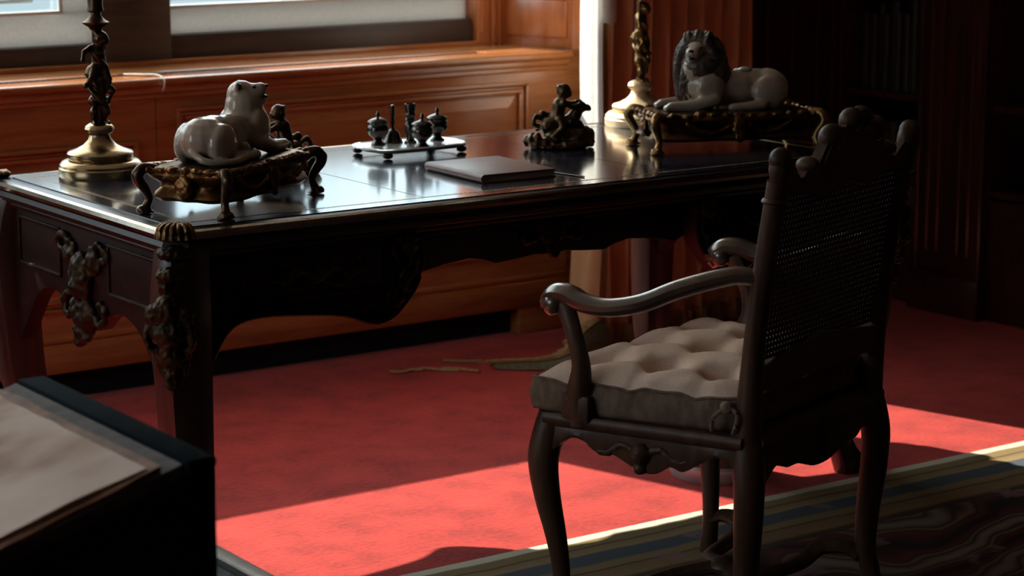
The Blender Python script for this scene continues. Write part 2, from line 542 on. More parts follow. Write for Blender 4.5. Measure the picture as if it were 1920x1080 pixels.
def m_cloth(name, col, transl):
    m, nt, b = newmat(name)
    nt.nodes.remove(b)
    out = nt.nodes['Material Output']
    d = N(nt, 'ShaderNodeBsdfDiffuse'); t = N(nt, 'ShaderNodeBsdfTranslucent'); mx = N(nt, 'ShaderNodeMixShader')
    v = coords(nt)
    n = N(nt, 'ShaderNodeTexNoise'); n.inputs['Scale'].default_value = 90; n.inputs['Detail'].default_value = 4
    nt.links.new(v, n.inputs['Vector'])
    rp = ramp(nt, [(0.3, tuple(c * 0.9 for c in col)), (0.7, col)])
    nt.links.new(n.outputs['Fac'], rp.inputs['Fac'])
    nt.links.new(rp.outputs['Color'], d.inputs['Color']); nt.links.new(rp.outputs['Color'], t.inputs['Color'])
    mx.inputs[0].default_value = transl
    nt.links.new(d.outputs[0], mx.inputs[1]); nt.links.new(t.outputs[0], mx.inputs[2]); nt.links.new(mx.outputs[0], out.inputs['Surface'])
    return m
M_added_blind = m_cloth('added_cream_blind', (0.94, 0.91, 0.86), 0.85)
M_scrim = m_cloth('pale_scrim', (0.50, 0.49, 0.465), 0.5)

def m_glass():
    m, nt, b = newmat('window_glass')
    nt.nodes.remove(b)
    out = nt.nodes['Material Output']
    t = N(nt, 'ShaderNodeBsdfTransparent'); g = N(nt, 'ShaderNodeBsdfGlossy'); mx = N(nt, 'ShaderNodeMixShader')
    t.inputs['Color'].default_value = (0.97, 0.99, 0.98, 1)
    g.inputs['Roughness'].default_value = 0.02
    mx.inputs[0].default_value = 0.06
    nt.links.new(t.outputs[0], mx.inputs[1]); nt.links.new(g.outputs[0], mx.inputs[2]); nt.links.new(mx.outputs[0], out.inputs['Surface'])
    return m
M_glass = m_glass()

# ================================================================ the room
rng = random.Random(7)
structure(MB().box(-3.6, 3.8, -5.6, 2.4, -0.06, 0).build('floor', M_carpet))
structure(MB().box(-3.6, 3.8, -5.6, 2.4, 3.2, 3.26).build('ceiling', plain('plaster', (0.45, 0.40, 0.34), 0.9)))
w = MB()
w.box(2.34, 3.8, 1.80, 2.40, 0, 3.2)
# raised mouldings of the dark panelling right of the curtain
for x in (2.60, 2.93, 3.05, 3.16, 3.27, 3.34):
    w.box(x, x + 0.022, 1.775, 1.801, 0.14, 3.0, 0.008)
w.box(2.36, 3.38, 1.77, 1.801, 0, 0.13, 0.008)
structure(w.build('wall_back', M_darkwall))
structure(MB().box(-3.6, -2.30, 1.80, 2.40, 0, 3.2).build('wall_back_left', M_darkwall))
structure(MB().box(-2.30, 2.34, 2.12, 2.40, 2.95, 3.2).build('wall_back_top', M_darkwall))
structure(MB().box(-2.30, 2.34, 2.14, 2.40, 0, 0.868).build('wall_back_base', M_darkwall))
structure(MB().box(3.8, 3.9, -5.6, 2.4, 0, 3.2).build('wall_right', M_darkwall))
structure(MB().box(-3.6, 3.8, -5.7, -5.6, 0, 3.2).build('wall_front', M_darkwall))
w = MB()
w.box(-3.75, -3.6, -5.6, -0.95, 0, 3.2)
w.box(-3.75, -3.6, 1.15, 2.4, 0, 3.2)
w.box(-3.75, -3.6, -0.95, 1.15, 0, 1.0)
w.box(-3.75, -3.6, -0.95, 1.15, 2.5, 3.2)
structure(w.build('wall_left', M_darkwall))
w3 = structure(MB().box(-3.70, -3.64, 0.07, 0.13, 1.0, 2.5).box(-3.70, -3.64, -0.95, 1.15, 1.0, 1.06).box(-3.70, -3.64, -0.95, 1.15, 2.44, 2.5).build('added_side_window', M_frame))  # unseen window, added to go with the side lamp

# ---- the two windows behind the desk and an added one out of view
def window(name, x0, x1, blind_z, stile_side):
    f = MB()
    f.box(x0, x1, 2.125, 2.20, 0.868, 0.937 if stile_side else 0.951, 0.006)
    f.box(x0, x1, 2.125, 2.20, 2.88, 2.95, 0.006)
    root = structure(f.build(name, M_frame))
    s = MB()
    s.box(x0, x1, 2.165, 2.180, 0.935, 1.026)
    if stile_side:
        s.box(x1 - 0.098, x1, 2.165, 2.180, 1.026, 1.125)
    s.build('lower_panel', M_scrim, root)
    gx1 = x1 - 0.098 if stile_side else x1
    b = MB()
    b.box(x0, gx1 + 0.0, 2.158, 2.168, 1.024, 1.034, 0.003)
    if stile_side:
        b.box(gx1 - 0.008, gx1 + 0.004, 2.158, 2.168, 1.024, 1.125, 0.003)
        b.box(gx1 - 0.075, gx1 - 0.062, 2.21, 2.225, 1.06, 1.125, 0.003)
        b.box(x0, gx1 - 0.062, 2.21, 2.225, 1.055, 1.068, 0.003)
    else:
        b.box(x0, gx1, 2.21, 2.225, 1.045, 1.056, 0.003)
    b.build('glazing_bead', M_white, root)
    MB().box(x0, x1, 2.19, 2.193, 1.0, 2.88).build('pane', M_glass, root)
    # unseen blinds, added to keep the sun off the desktop
    rows = []
    for i in range(13):
        z = blind_z + (2.9 - blind_z) * i / 12
        rows.append([(x0 + (x1 - x0) * j / 20, 2.137 + 0.004 * math.sin(j * 1.3 + i * 0.4), z) for j in range(21)])
    bl = MB().grid(rows).build('blind', M_added_blind, root)
    MB().box(x0, x1, 2.13, 2.145, blind_z - 0.02, blind_z, 0.004).build('added_blind_batten', M_frame, bl)
    return root
window('window_1', -0.62, 0.845, 1.66, True)
window('added_back_window', -2.28, -0.84, 1.66, False)  # unseen window, added so the desk's left edge reflects sky
window('window_2', 1.065, 2.125, 1.90, False)
structure(MB().box(0.845, 1.065, 2.11, 2.23, 0.868, 2.95, 0.008).build('trim_1', M_frame))
structure(MB().box(-0.84, -0.62, 2.11, 2.23, 0.868, 2.95, 0.008).build('trim_5', M_frame))
t2 = MB()
t2.box(2.122, 2.20, 2.10, 2.22, 0.868, 2.95, 0.008)
t2.tube([(2.14, 2.10, 0.91), (2.14, 2.10, 2.95)], 0.010, n=8)
t2.tube([(2.178, 2.098, 0.868), (2.178, 2.098, 2.95)], 0.008, n=8)
structure(t2.build('trim_2', M_panel_z))
structure(MB().box(-2.28, 2.13, 2.095, 2.13, 0.868, 0.884, 0.005).build('trim_3', M_panel))
# splayed wooden lining on the right of the window recess
t4 = MB()
A = Vector((2.195, 2.16)); B = Vector((2.318, 1.80))
dv = (B - A).normalized(); nv = Vector((dv.y, -dv.x))
nv = nv if nv.x < 0 else -nv
def plank(u0, u1, z0, z1, th, bev=0.004):
    L = (B - A).length
    p0 = A + dv * (u0 * L); p1 = A + dv * (u1 * L)
    t4.prism([tuple(p0 + nv * th), tuple(p1 + nv * th), tuple(p1 - nv * 0.05), tuple(p0 - nv * 0.05)], z0, z1, 'xy', bev)
plank(0, 1, 0.868, 2.95, 0.0)
plank(0.0, 0.16, 0.868, 2.95, 0.014)
plank(0.90, 1.0, 0.868, 2.95, 0.014)
plank(0.16, 0.90, 1.035, 1.075, 0.014)
plank(0.22, 0.84, 0.90, 1.015, 0.006)
plank(0.22, 0.84, 1.10, 2.2, 0.006)
structure(t4.build('trim_4', M_panel_z))

# ---- panelled radiator cover under the window
rc = thing('radiator_cover', 'long panelled oak radiator cover under the window, brass grille along its top', 'radiator cover', (0.8, 1.80, 0))
def rcb(): return MB()
def rc_build(mb, name, m, **k):
    o = mb.build(name, m, rc, **k)
    o.matrix_parent_inverse = Matrix.Translation((-0.8, -1.80, 0))
    return o
rc_build(MB().box(-2.28, 2.262, 1.768, 1.875, 0.846, 0.870, 0.011, 3).box(-2.28, 2.262, 1.925, 2.128, 0.846, 0.870, 0.004).box(2.0, 2.262, 1.87, 1.93, 0.846, 0.870, 0.003), 'top_board', M_panel)
g = MB().box(-2.28, 2.0, 1.872, 1.928, 0.846, 0.852)
for i in range(245):
    x = -2.27 + i * 0.0174
    g.box(x, x + 0.006, 1.874, 1.926, 0.850, 0.866)
g.box(-2.28, 2.0, 1.875, 1.880, 0.85, 0.868).box(-2.28, 2.0, 1.92, 1.925, 0.85, 0.868).box(-2.28, 2.0, 1.898, 1.902, 0.85, 0.867)
rc_build(g, 'grille', M_grille)
rc_build(MB().box(-2.28, 2.25, 1.778, 1.80, 0.826, 0.848, 0.008).box(-2.28, 2.248, 1.784, 1.80, 0.812, 0.828, 0.005), 'cornice_moulding', M_panel)
rc_build(MB().box(-2.28, 0.848, 1.79, 1.815, 0.083, 0.83).box(0.851, 2.246, 1.79, 1.815, 0.083, 0.83).box(2.246, 2.335, 1.802, 1.84, 0.0, 0.868), 'front_board', M_panel)
def frame(x0, x1, z0, z1):
    m = MB()
    for k, (d, h) in enumerate(((0, 0.013), (0.014, 0.006), (0.024, 0.010))):
        a = 0.012 if k != 1 else 0.010
        y = 1.79
        m.box(x0 + d, x1 - d, y - h, y + 0.002, z1 - d - a, z1 - d, 0.0035)
        m.box(x0 + d, x1 - d, y - h, y + 0.002, z0 + d, z0 + d + a, 0.0035)
        m.box(x0 + d, x0 + d + a, y - h, y + 0.002, z0 + d + a, z1 - d - a, 0.0035)
        m.box(x1 - d - a, x1 - d, y - h, y + 0.002, z0 + d + a, z1 - d - a, 0.0035)
    return m
rc_build(frame(-0.56, 0.79, 0.25, 0.70), 'panel_moulding', M_panel)
rc_build(frame(0.91, 2.095, 0.25, 0.785), 'panel_moulding', M_panel)
def raised(x0, x1, z0, z1):
    m = MB()
    b = bmesh.new()
    y0, y1 = 1.791, 1.7805
    e = 0.035
    o_ = [(x0, y0, z0), (x1, y0, z0), (x1, y0, z1), (x0, y0, z1)]
    i_ = [(x0 + e, y1, z0 + e), (x1 - e, y1, z0 + e), (x1 - e, y1, z1 - e), (x0 + e, y1, z1 - e)]
    a = [b.verts.new(p) for p in o_]; c = [b.verts.new(p) for p in i_]
    b.faces.new(c)
    for k in range(4):
        b.faces.new((a[k], a[(k + 1) % 4], c[(k + 1) % 4], c[k]))
    return m.add(b)
rc_build(raised(-0.52, 0.75, 0.29, 0.66), 'raised_field', M_panel, smooth=0)
rc_build(raised(0.95, 2.055, 0.29, 0.745), 'raised_field', M_panel, smooth=0)
rc_build(MB().box(-2.28, 2.246, 1.782, 1.80, 0.165, 0.185, 0.006).box(-2.28, 2.246, 1.778, 1.80, 0.083, 0.165, 0.004), 'skirting', M_panel)
rc_build(MB().box(-2.28, 2.06, 1.835, 1.85, 0.0, 0.083), 'toe_recess', M_black_void)
rc_build(MB().box(2.065, 2.246, 1.784, 1.84, 0.0, 0.10, 0.003), 'plinth_block', M_panel)

# ---- a thin white cable on the sill
tag(MB().tube(smoothpath([(0.80, 1.88, 0.874), (0.83, 1.83, 0.876), (0.855, 1.785, 0.877), (0.862, 1.757, 0.866), (0.862, 1.760, 0.845), (0.862, 1.770, 0.835)], 6), 0.0022, n=6).build('cable', M_cable),
    'thin white cable bent over the front edge of the oak sill', 'cable')

# ---- rug
rug = MB().box(-3.2, 3.0, -4.6, 0.0, 0.0, 0.008, 0.003).build('rug', M_rug, loc=(0, -0.006, 0.0))
tag(rug, 'large patterned rug with cream border under the armchair', 'rug')

# ---- bookcase along the right wall
bc = thing('bookcase', 'tall dark bookcase in deep shade along the right wall', 'bookcase', (3.6, 0.8, 0))
def bcb(mb, name, m, **k):
    o = mb.build(name, m, bc, **k)
    o.matrix_parent_inverse = Matrix.Translation((-3.6, -0.8, 0))
    return o
M_case = wood_mat('bookcase_mahogany', (0.020, 0.006, 0.004), (0.045, 0.012, 0.008), (0.08, 0.020, 0.012), 'z', 0.32, coat=0.5)
def pilaster(y0, y1):
    p = MB().box(3.37, 3.72, y0, y1, 0.12, 2.7, 0.006)
    for y in (y0 + 0.055, y0 + 0.10, y1 - 0.10, y1 - 0.055):
        p.tube([(3.367, y, 0.2), (3.367, y, 2.6)], 0.009, n=8)
    p.tube([(3.368, y0 + 0.008, 0.12), (3.368, y0 + 0.008, 2.7)], 0.011, n=8)
    p.tube([(3.368, y1 - 0.008, 0.12), (3.368, y1 - 0.008, 2.7)], 0.011, n=8)
    p.box(3.35, 3.72, y0 - 0.01, y1 + 0.01, 0, 0.13, 0.006)
    return p
bcb(pilaster(1.105, 1.395), 'pilaster', M_case)
bcb(MB().box(3.37, 3.72, 1.765, 1.80, 0.0, 2.7, 0.006), 'side_panel', M_case)
bcb(pilaster(-0.05, 0.22), 'pilaster', M_case)
bcb(MB().box(3.70, 3.74, -0.05, 1.80, 0, 2.7), 'back_panel', M_case)
for z in (0.42, 0.69, 1.06, 1.45, 1.85, 2.25):
    bcb(MB().box(3.40, 3.70, 1.397, 1.763, z - 0.022, z, 0.004), 'shelf', M_case)
    bcb(MB().box(3.40, 3.70, 0.222, 1.103, z - 0.022, z, 0.004), 'shelf', M_case)
bcb(MB().box(3.40, 3.70, 1.397, 1.763, 0.0, 0.39, 0.004).box(3.392, 3.402, 1.44, 1.72, 0.08, 0.34, 0.003), 'cupboard_door', M_case)
bcb(MB().box(3.40, 3.70, 0.222, 1.103, 0.0, 0.39, 0.004).box(3.392, 3.402, 0.29, 1.03, 0.08, 0.34, 0.003), 'cupboard_door', M_case)
bcb(MB().box(3.33, 3.74, -0.08, 1.80, 2.7, 2.85, 0.02), 'cornice', M_case)
bcols = [noise_mat('binding_%d' % i, [c, tuple(x * 1.5 for x in c)], 30, 0.5) for i, c in enumerate(((0.020, 0.006, 0.004), (0.014, 0.008, 0.005), (0.016, 0.005, 0.006), (0.010, 0.008, 0.006)))]
def book_row(z, hmin, hmax, what, grp):
    y = 1.755
    while True:
        t = rng.uniform(0.022, 0.042)
        if y - t < 1.405:
            break
        h = rng.uniform(hmin, hmax)
        d = rng.uniform(0.16, 0.21)
        y1, y0 = y - 0.0015, y - t
        root = thing('book', what, 'book', (3.55, (y0 + y1) / 2, z), 0, grp)
        hw = (y1 - y0) / 2
        spine = []
        for k in range(9):
            a = -PI / 2 + PI * k / 8
            spine.append((-d / 2 - 0.006 * math.cos(a), hw * math.sin(a)))
        cov = MB().prism(spine + [(d / 2, hw), (d / 2, hw - 0.003), (-d / 2 + 0.004, hw - 0.003), (-d / 2 + 0.004, -hw + 0.003), (d / 2, -hw + 0.003), (d / 2, -hw)], 0, h, 'xy')
        for q in (0.12, 0.3, 0.7, 0.88):
            cov.prism([(p[0] - 0.0015, p[1] * 0.98) for p in spine], h * q, h * q + 0.004, 'xy')
        cov.build('cover', rng.choice(bcols), root)
        MB().box(-d / 2 + 0.005, d / 2 - 0.004, -hw + 0.0035, hw - 0.0035, 0.004, h - 0.004).build('pages', M_paper, root)
        y -= t
book_row(0.69, 0.24, 0.33, 'dark leather-bound book upright on the upper visible bookcase shelf', 'books on the upper bookcase shelf')
book_row(0.42, 0.13, 0.19, 'dark leather-bound book upright on the lower visible bookcase shelf', 'books on the lower bookcase shelf')

# ---- curtain
cu = thing('curtain', 'heavy old gold curtain hanging right of the window, pale sunlit edge', 'curtain', (2.4, 1.48, 0))
def cub(mb, name, m, parent=None, **k):
    o = mb.build(name, m, parent or cu, **k)
    if parent is None:
        o.matrix_parent_inverse = Matrix.Translation((-2.4, -1.48, 0))
    return o
def fold_rows(x0, y0, x1, y1, nf, amp, z0, z1, seed, flare=0.0, n=150, nz=22):
    rr = random.Random(seed)
    ph = [rr.uniform(-0.5, 0.5) for _ in range(nf + 3)]
    L = math.hypot(x1 - x0, y1 - y0)
    tx, ty = (x1 - x0) / L, (y1 - y0) / L
    nx, ny = ty, -tx
    rows = []
    for i in range(nz + 1):
        q = i / nz
        z = z0 + (z1 - z0) * q
        row = []
        for j in range(n + 1):
            u = j / n
            f = u * nf
            k = int(f)
            w_ = ph[min(k, nf)] * (1 - (f - k)) + ph[min(k + 1, nf + 1)] * (f - k)
            a = 2 * PI * (f + 0.25 * w_) + 0.25 * math.sin(3 * z + k)
            off = amp * (math.sin(a) + 0.28 * math.sin(2 * a + 1 + z)) * (0.8 + 0.5 * w_)
            side = amp * 0.55 * math.cos(a) * 0.5
            sp = 1 + flare * (1 - q) * (u - 0.5)
            px = x0 + tx * (u * L * 1.0 + side) + nx * off
            py = y0 + ty * (u * L * 1.0 + side) + ny * off
            row.append((px + flare * (u - 0.5) * (1 - q) * 0.2, py, z))
        rows.append(row)
    return rows
cr = fold_rows(2.13, 1.46, 2.80, 1.62, 8, 0.05, 0.055, 2.95, 5, 0.12, 200)
cub(MB().grid(cr), 'cloth', M_curtain, smooth=80)
# pale lining folded round the left edge
ln = []
for i in range(23):
    z = 0.62 + (2.95 - 0.62) * i / 22
    s_ = 0.006 * math.sin(z * 5)
    ln.append([(2.112 + s_, 1.425, z), (2.104 + s_, 1.434, z), (2.103 + s_, 1.446, z), (2.114 + s_, 1.456, z), (2.112 + s_, 1.472, z), (2.118 + s_, 1.50, z), (2.130 + s_, 1.56, z), (2.16 + s_, 1.60, z), (2.25 + s_, 1.64, z), (2.33 + s_, 1.66, z)])
cub(MB().grid(ln), 'lining', M_lining, smooth=80)
ln = []
for i in range(14):
    z = 0.05 + 0.57 * i / 13
    s_ = 0.006 * math.sin(z * 5) - 0.03 * (1 - i / 13)
    ln.append([(2.118 + s_, 1.425, z), (2.094 + s_, 1.44, z), (2.085 + s_, 1.462, z), (2.098 + s_, 1.475, z), (2.088 + s_, 1.492, z), (2.082 + s_, 1.52, z), (2.100 + s_, 1.55, z)])
cub(MB().grid(ln), 'turned_edge', M_curtain, smooth=80)
fr = MB()
for j in range(0, 201, 1):
    p = cr[0][j]
    for q in range(2):
        x = p[0] + rng.uniform(-0.006, 0.006); y = p[1] - 0.004 + rng.uniform(-0.006, 0.004)
        fr.tube([(x, y, 0.075), (x + rng.uniform(-.004, .004), y - 0.004, 0.035), (x + rng.uniform(-.01, .01), y - 0.006, 0.003)], [0.002, 0.0026, 0.0018], n=5)
cub(fr, 'fringe', M_fringe)
ta = MB()
ta.lathe([(0.002, 1.24), (0.012, 1.225), (0.016, 1.20), (0.010, 1.18), (0.014, 1.17), (0.017, 1.15), (0.018, 1.1)], 2.095, 1.385, 0, n=14)
for k in range(30):
    a = 2 * PI * k / 30
    x, y = 2.095 + 0.018 * math.cos(a), 1.385 + 0.018 * math.sin(a)
    ta.tube([(x, y, 1.15), (x + 0.003 * math.cos(a), y + 0.003 * math.sin(a), 1.08), (x + 0.004 * math.cos(a), y + 0.004 * math.sin(a), 0.985 + rng.uniform(0, .012))], 0.0026, n=5)
cub(ta, 'tieback_tassel', M_lining)
# trailing hem with olive braid, lying on the carpet
hem = smoothpath([(2.12, 1.43, 0.10), (2.03, 1.40, 0.075), (1.955, 1.365, 0.03), (1.88, 1.36, 0.018), (1.80, 1.40, 0.014), (1.735, 1.455, 0.008)], 8)
hb = MB()
rows = []
for i, p in enumerate(hem):
    t = i / (len(hem) - 1)
    w_ = 0.05 - 0.02 * t
    rows.append([(p.x, p.y - w_, 0.004 + 0.0 * t), (p.x - 0.003, p.y - w_ * 0.5, p.z * 0.7 + 0.004), (p.x, p.y, p.z + 0.006), (p.x + 0.004, p.y + w_ * 0.6, p.z * 0.6 + 0.003), (p.x + 0.004, p.y + w_, 0.003)])
hb.grid(rows)
hmo = cub(hb, 'trailing_hem', M_galloon, smooth=80)
hf = MB()
for i in range(0, len(hem) - 1):
    for q in range(4):
        p = hem[i].lerp(hem[i + 1], q / 4)
        e = rng.uniform(0.03, 0.06)
        hf.tube([(p.x, p.y, p.z + 0.008), (p.x - 0.012, p.y + 0.012 + rng.uniform(-.008, .008), max(p.z + 0.014, 0.012)), (p.x - e * 0.6, p.y + e * 0.6, 0.006 + p.z * 0.9)], [0.002, 0.0026, 0.0016], n=5)
o = hf.build('hem_fringe', M_fringe, hmo)

# loose scraps of pale trim on the carpet by the radiator cover
for k, (pts, lab) in enumerate((
        ([(1.46, 1.575), (1.485, 1.545), (1.52, 1.555), (1.545, 1.535)], 'short frayed pale thread on the shaded carpet, leftmost of the scraps'),
        ([(1.535, 1.545), (1.565, 1.545), (1.59, 1.50), (1.625, 1.47)], 'pale curled trim scrap on the carpet between two other scraps'),
        ([(1.66, 1.60), (1.69, 1.57), (1.72, 1.545), (1.75, 1.53)], 'pale straight trim scrap nearest the radiator cover recess'),
        ([(1.60, 1.52), (1.635, 1.49), (1.655, 1.455), (1.67, 1.425)], 'pale trim scrap on carpet, nearest the trailing curtain hem'))):
    o = MB().tube(smoothpath([(x, y, 0.006) for x, y in pts], 5), 0.0045, n=6, flat=(1.2, 0.8)).build('trim_scrap', M_fringe)
    tag(o, lab, 'trim scrap', 'loose trim scraps on the carpet')

# ================================================================ writing desk
L, W, H = 1.88, 0.89, 0.78
desk = thing('writing_desk', 'long dark writing desk with blue-black leather top and gilt bronze mounts', 'desk', (0, 0, 0))
def d_(mb, name, m, parent=None, **k):
    return mb.build(name, m, parent or desk, **k)
def rect(x0, x1, y0, y1, c=0.0):
    if c == 0:
        return [(x0, y0), (x1, y0), (x1, y1), (x0, y1)]
    return [(x0 + c, y0), (x1 - c, y0), (x1, y0 + c), (x1, y1 - c), (x1 - c, y1), (x0 + c, y1), (x0, y1 - c), (x0, y0 + c)]
# top: stacked profile with the leather set in
top = MB()
top.prism(rect(0.006, L - 0.006, 0.006, W - 0.006, 0.03), 0.752, 0.7775, 'xy', 0.003)
tp = d_(top, 'tabletop', M_desk)
ed = MB()
def edge_loop(off, z, r, c=0.03, n=8):
    p = rect(off, L - off, off, W - off, c)
    m = len(p)
    b = MB()
    pts = [(x, y, z) for x, y in p]
    rows = []
    for i in range(m):
        a = Vector(pts[i - 1]); q = Vector(pts[i]); e = Vector(pts[(i + 1) % m])
        t0 = (q - a).normalized(); t1 = (e - q).normalized()
        nrm = Vector((t0.y, -t0.x, 0)) + Vector((t1.y, -t1.x, 0))
        nrm = nrm / (nrm.length ** 2) * 2
        ring = []
        for k in range(n):
            a_ = 2 * PI * k / n
            ring.append(tuple(q + nrm * (r * math.cos(a_)) + Vector((0, 0, r * math.sin(a_)))))
        rows.append(ring)
    return b.grid(rows, closed_u=True, closed_v=True)
d_(edge_loop(0.004, 0.768, 0.0105), 'brass_edge', M_edge, tp)
d_(edge_loop(0.012, 0.745, 0.014), 'cavetto_moulding', M_desk, tp)
d_(edge_loop(0.020, 0.728, 0.008), 'lower_bead', M_desk, tp)
lt = MB().prism(rect(0.034, L - 0.034, 0.034, W - 0.034, 0.02), 0.776, 0.7800, 'xy')
leather = d_(lt, 'leather_inset', M_leather, tp)
tl = MB()
for (o_, w_) in ((0.075, 0.0016), (0.082, 0.0008)):
    for (x0, x1, y0, y1) in ((o_, L - o_, o_, o_ + w_), (o_, L - o_, W - o_ - w_, W - o_), (o_, o_ + w_, o_, W - o_), (L - o_ - w_, L - o_, o_, W - o_), (0.62, 0.62 + w_, o_, W - o_), (1.26, 1.26 + w_, o_, W - o_)):
        tl.box(x0, x1, y0, y1, 0.7799, 0.7803)
for i in range(150):
    x = 0.09 + i * (L - 0.18) / 149
    for y in (0.079, W - 0.079):
        tl.box(x, x + 0.004, y - 0.0035, y + 0.0035, 0.7799, 0.7803)
d_(tl, 'gold_tooling', M_gilt_tool, leather)
# four gilt corner shells on the top
for cx, cy, a in ((0, 0, 225), (L, 0, 315), (L, W, 45), (0, W, 135)):
    s = MB()
    M = Matrix.Translation((cx, cy, 0)) @ Matrix.Rotation(R(a - 0), 4, 'Z')
    b = MB()
    for k in range(7):
        q = R(-66 + 22 * k)
        b.tube(smoothpath([(-0.040, 0.0, 0.783), (-0.040 + 0.014 * math.cos(q), 0.018 * math.sin(q), 0.788), (-0.040 + 0.030 * math.cos(q), 0.034 * math.sin(q), 0.783), (-0.040 + 0.037 * math.cos(q), 0.040 * math.sin(q), 0.762)], 4), [0.003] + [0.0055] * 12, n=8)
    b.ell((-0.040, 0, 0.785), (0.012, 0.016, 0.008))
    s.add(b.bm, M)
    d_(s, 'corner_mount', M_stand, tp)

# frieze: two side drawer blocks and a set-back centre, front and back
blk = [(0.05, 0.735), (0.05, 0.40), (0.076, 0.42), (0.082, 0.48), (0.10, 0.529), (0.135, 0.572), (0.194, 0.586), (0.29, 0.58), (0.389, 0.566), (0.445, 0.545), (0.475, 0.540), (0.505, 0.549), (0.532, 0.572), (0.558, 0.602), (0.573, 0.635), (0.577, 0.668), (0.572, 0.70), (0.555, 0.735)]
blk_s = [(p.x, p.y) for p in smoothpath([(x, z, 0) for x, z in blk[2:-1]], 3)]
blk = blk[:2] + blk_s + blk[-1:]
ctr = [(0.55, 0.735), (0.55, 0.64), (0.594, 0.622), (0.66, 0.634), (0.727, 0.641), (0.765, 0.634), (0.795, 0.623), (0.85, 0.627), (0.90, 0.632), (0.94, 0.628)]
ctr = ctr + [(L - x, z) for x, z in ctr[-2::-1]]
for side in (0, 1):
    y0, y1 = (0.022, 0.075) if side == 0 else (W - 0.075, W - 0.022)
    for mir in (0, 1):
        ol = [((L - x) if mir else x, z) for x, z in blk]
        ap = d_(MB().prism(ol, y0, y1, 'xz', 0.004), 'drawer' if side == 0 else 'back_block', M_apron)
        if side == 0:
            # gilt rim that follows the curved lower edge
            path = [((L - x) if mir else x, y0 - 0.002, z + 0.004) for x, z in blk[5:-1]]
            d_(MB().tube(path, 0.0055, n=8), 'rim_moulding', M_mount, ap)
            fr = MB()
            xa, xb, za, zb = 0.155, 0.495, 0.612, 0.705
            if mir:
                xa, xb = L - xb, L - xa
            for (x0, x1, z0, z1) in ((xa, xb, za, za + 0.009), (xa, xb, zb - 0.009, zb), (xa, xa + 0.009, za, zb), (xb - 0.009, xb, za, zb)):
                fr.box(x0, x1, y0 - 0.006, y0 + 0.002, z0, z1, 0.003)
            d_(fr, 'panel_moulding', M_mount, ap)
            xc = (xa + xb) / 2
            balls = [((xc, y0 - 0.004, 0.66), (0.028, 0.010, 0.02))]
            bones = []
            for sgn in (-1, 1):
                bones.append((smoothpath([(xc, y0 - 0.006, 0.655), (xc + sgn * 0.04, y0 - 0.010, 0.675), (xc + sgn * 0.075, y0 - 0.008, 0.655), (xc + sgn * 0.11, y0 - 0.006, 0.67), (xc + sgn * 0.10, y0 - 0.006, 0.682)], 4), [0.010] * 6 + [0.008] * 6 + [0.0065] * 5))
                bones.append((smoothpath([(xc + sgn * 0.02, y0 - 0.006, 0.645), (xc + sgn * 0.05, y0 - 0.008, 0.635), (xc + sgn * 0.075, y0 - 0.006, 0.648)], 4), 0.006))
                balls.append(((xc + sgn * 0.075, y0 - 0.006, 0.668), (0.014, 0.007, 0.010)))
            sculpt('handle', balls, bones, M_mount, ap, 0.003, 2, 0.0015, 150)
            # foliage bracket at the rounded end of the block
            xe = L - 0.545 if mir else 0.545
            sg = -1 if mir else 1
            balls = [((xe, y0 - 0.004, 0.70), (0.022, 0.014, 0.03)), ((xe + sg * 0.008, y0 - 0.004, 0.66), (0.014, 0.012, 0.03)), ((xe - sg * 0.01, y0 - 0.004, 0.625), (0.018, 0.01, 0.03)), ((xe - sg * 0.035, y0 - 0.003, 0.59), (0.024, 0.009, 0.022))]
            bones = [(smoothpath([(xe - sg * 0.02, y0 - 0.006, 0.715), (xe - sg * 0.04, y0 - 0.006, 0.69), (xe - sg * 0.025, y0 - 0.006, 0.665)], 4), 0.007)]
            sculpt('foliage_mount', balls, bones, M_mount, ap, 0.003, 2, 0.004, 110)
    yc = 0.07 if side == 0 else W - 0.09
    ce = d_(MB().prism(ctr, yc, yc + 0.02, 'xz', 0.003), 'centre_drawer' if side == 0 else 'back_centre', M_apron)
    if side == 0:
        d_(MB().box(0.60, 0.86, 0.064, 0.072, 0.70, 0.709, 0.003), 'panel_moulding', M_mount, ce)
        d_(MB().box(1.02, 1.28, 0.064, 0.072, 0.70, 0.709, 0.003), 'panel_moulding', M_mount, ce)
        sculpt('mask_mount', [((0.94, 0.066, 0.68), (0.035, 0.016, 0.035)), ((0.94, 0.062, 0.645), (0.022, 0.012, 0.025)), ((0.90, 0.066, 0.70), (0.02, 0.01, 0.014)), ((0.98, 0.066, 0.70), (0.02, 0.01, 0.014))], [(smoothpath([(0.90, 0.066, 0.67), (0.87, 0.066, 0.66), (0.86, 0.066, 0.68)], 4), 0.007), (smoothpath([(0.98, 0.066, 0.67), (1.01, 0.066, 0.66), (1.02, 0.066, 0.68)], 4), 0.007)], M_mount, ce, 0.003, 2, 0.004, 100)
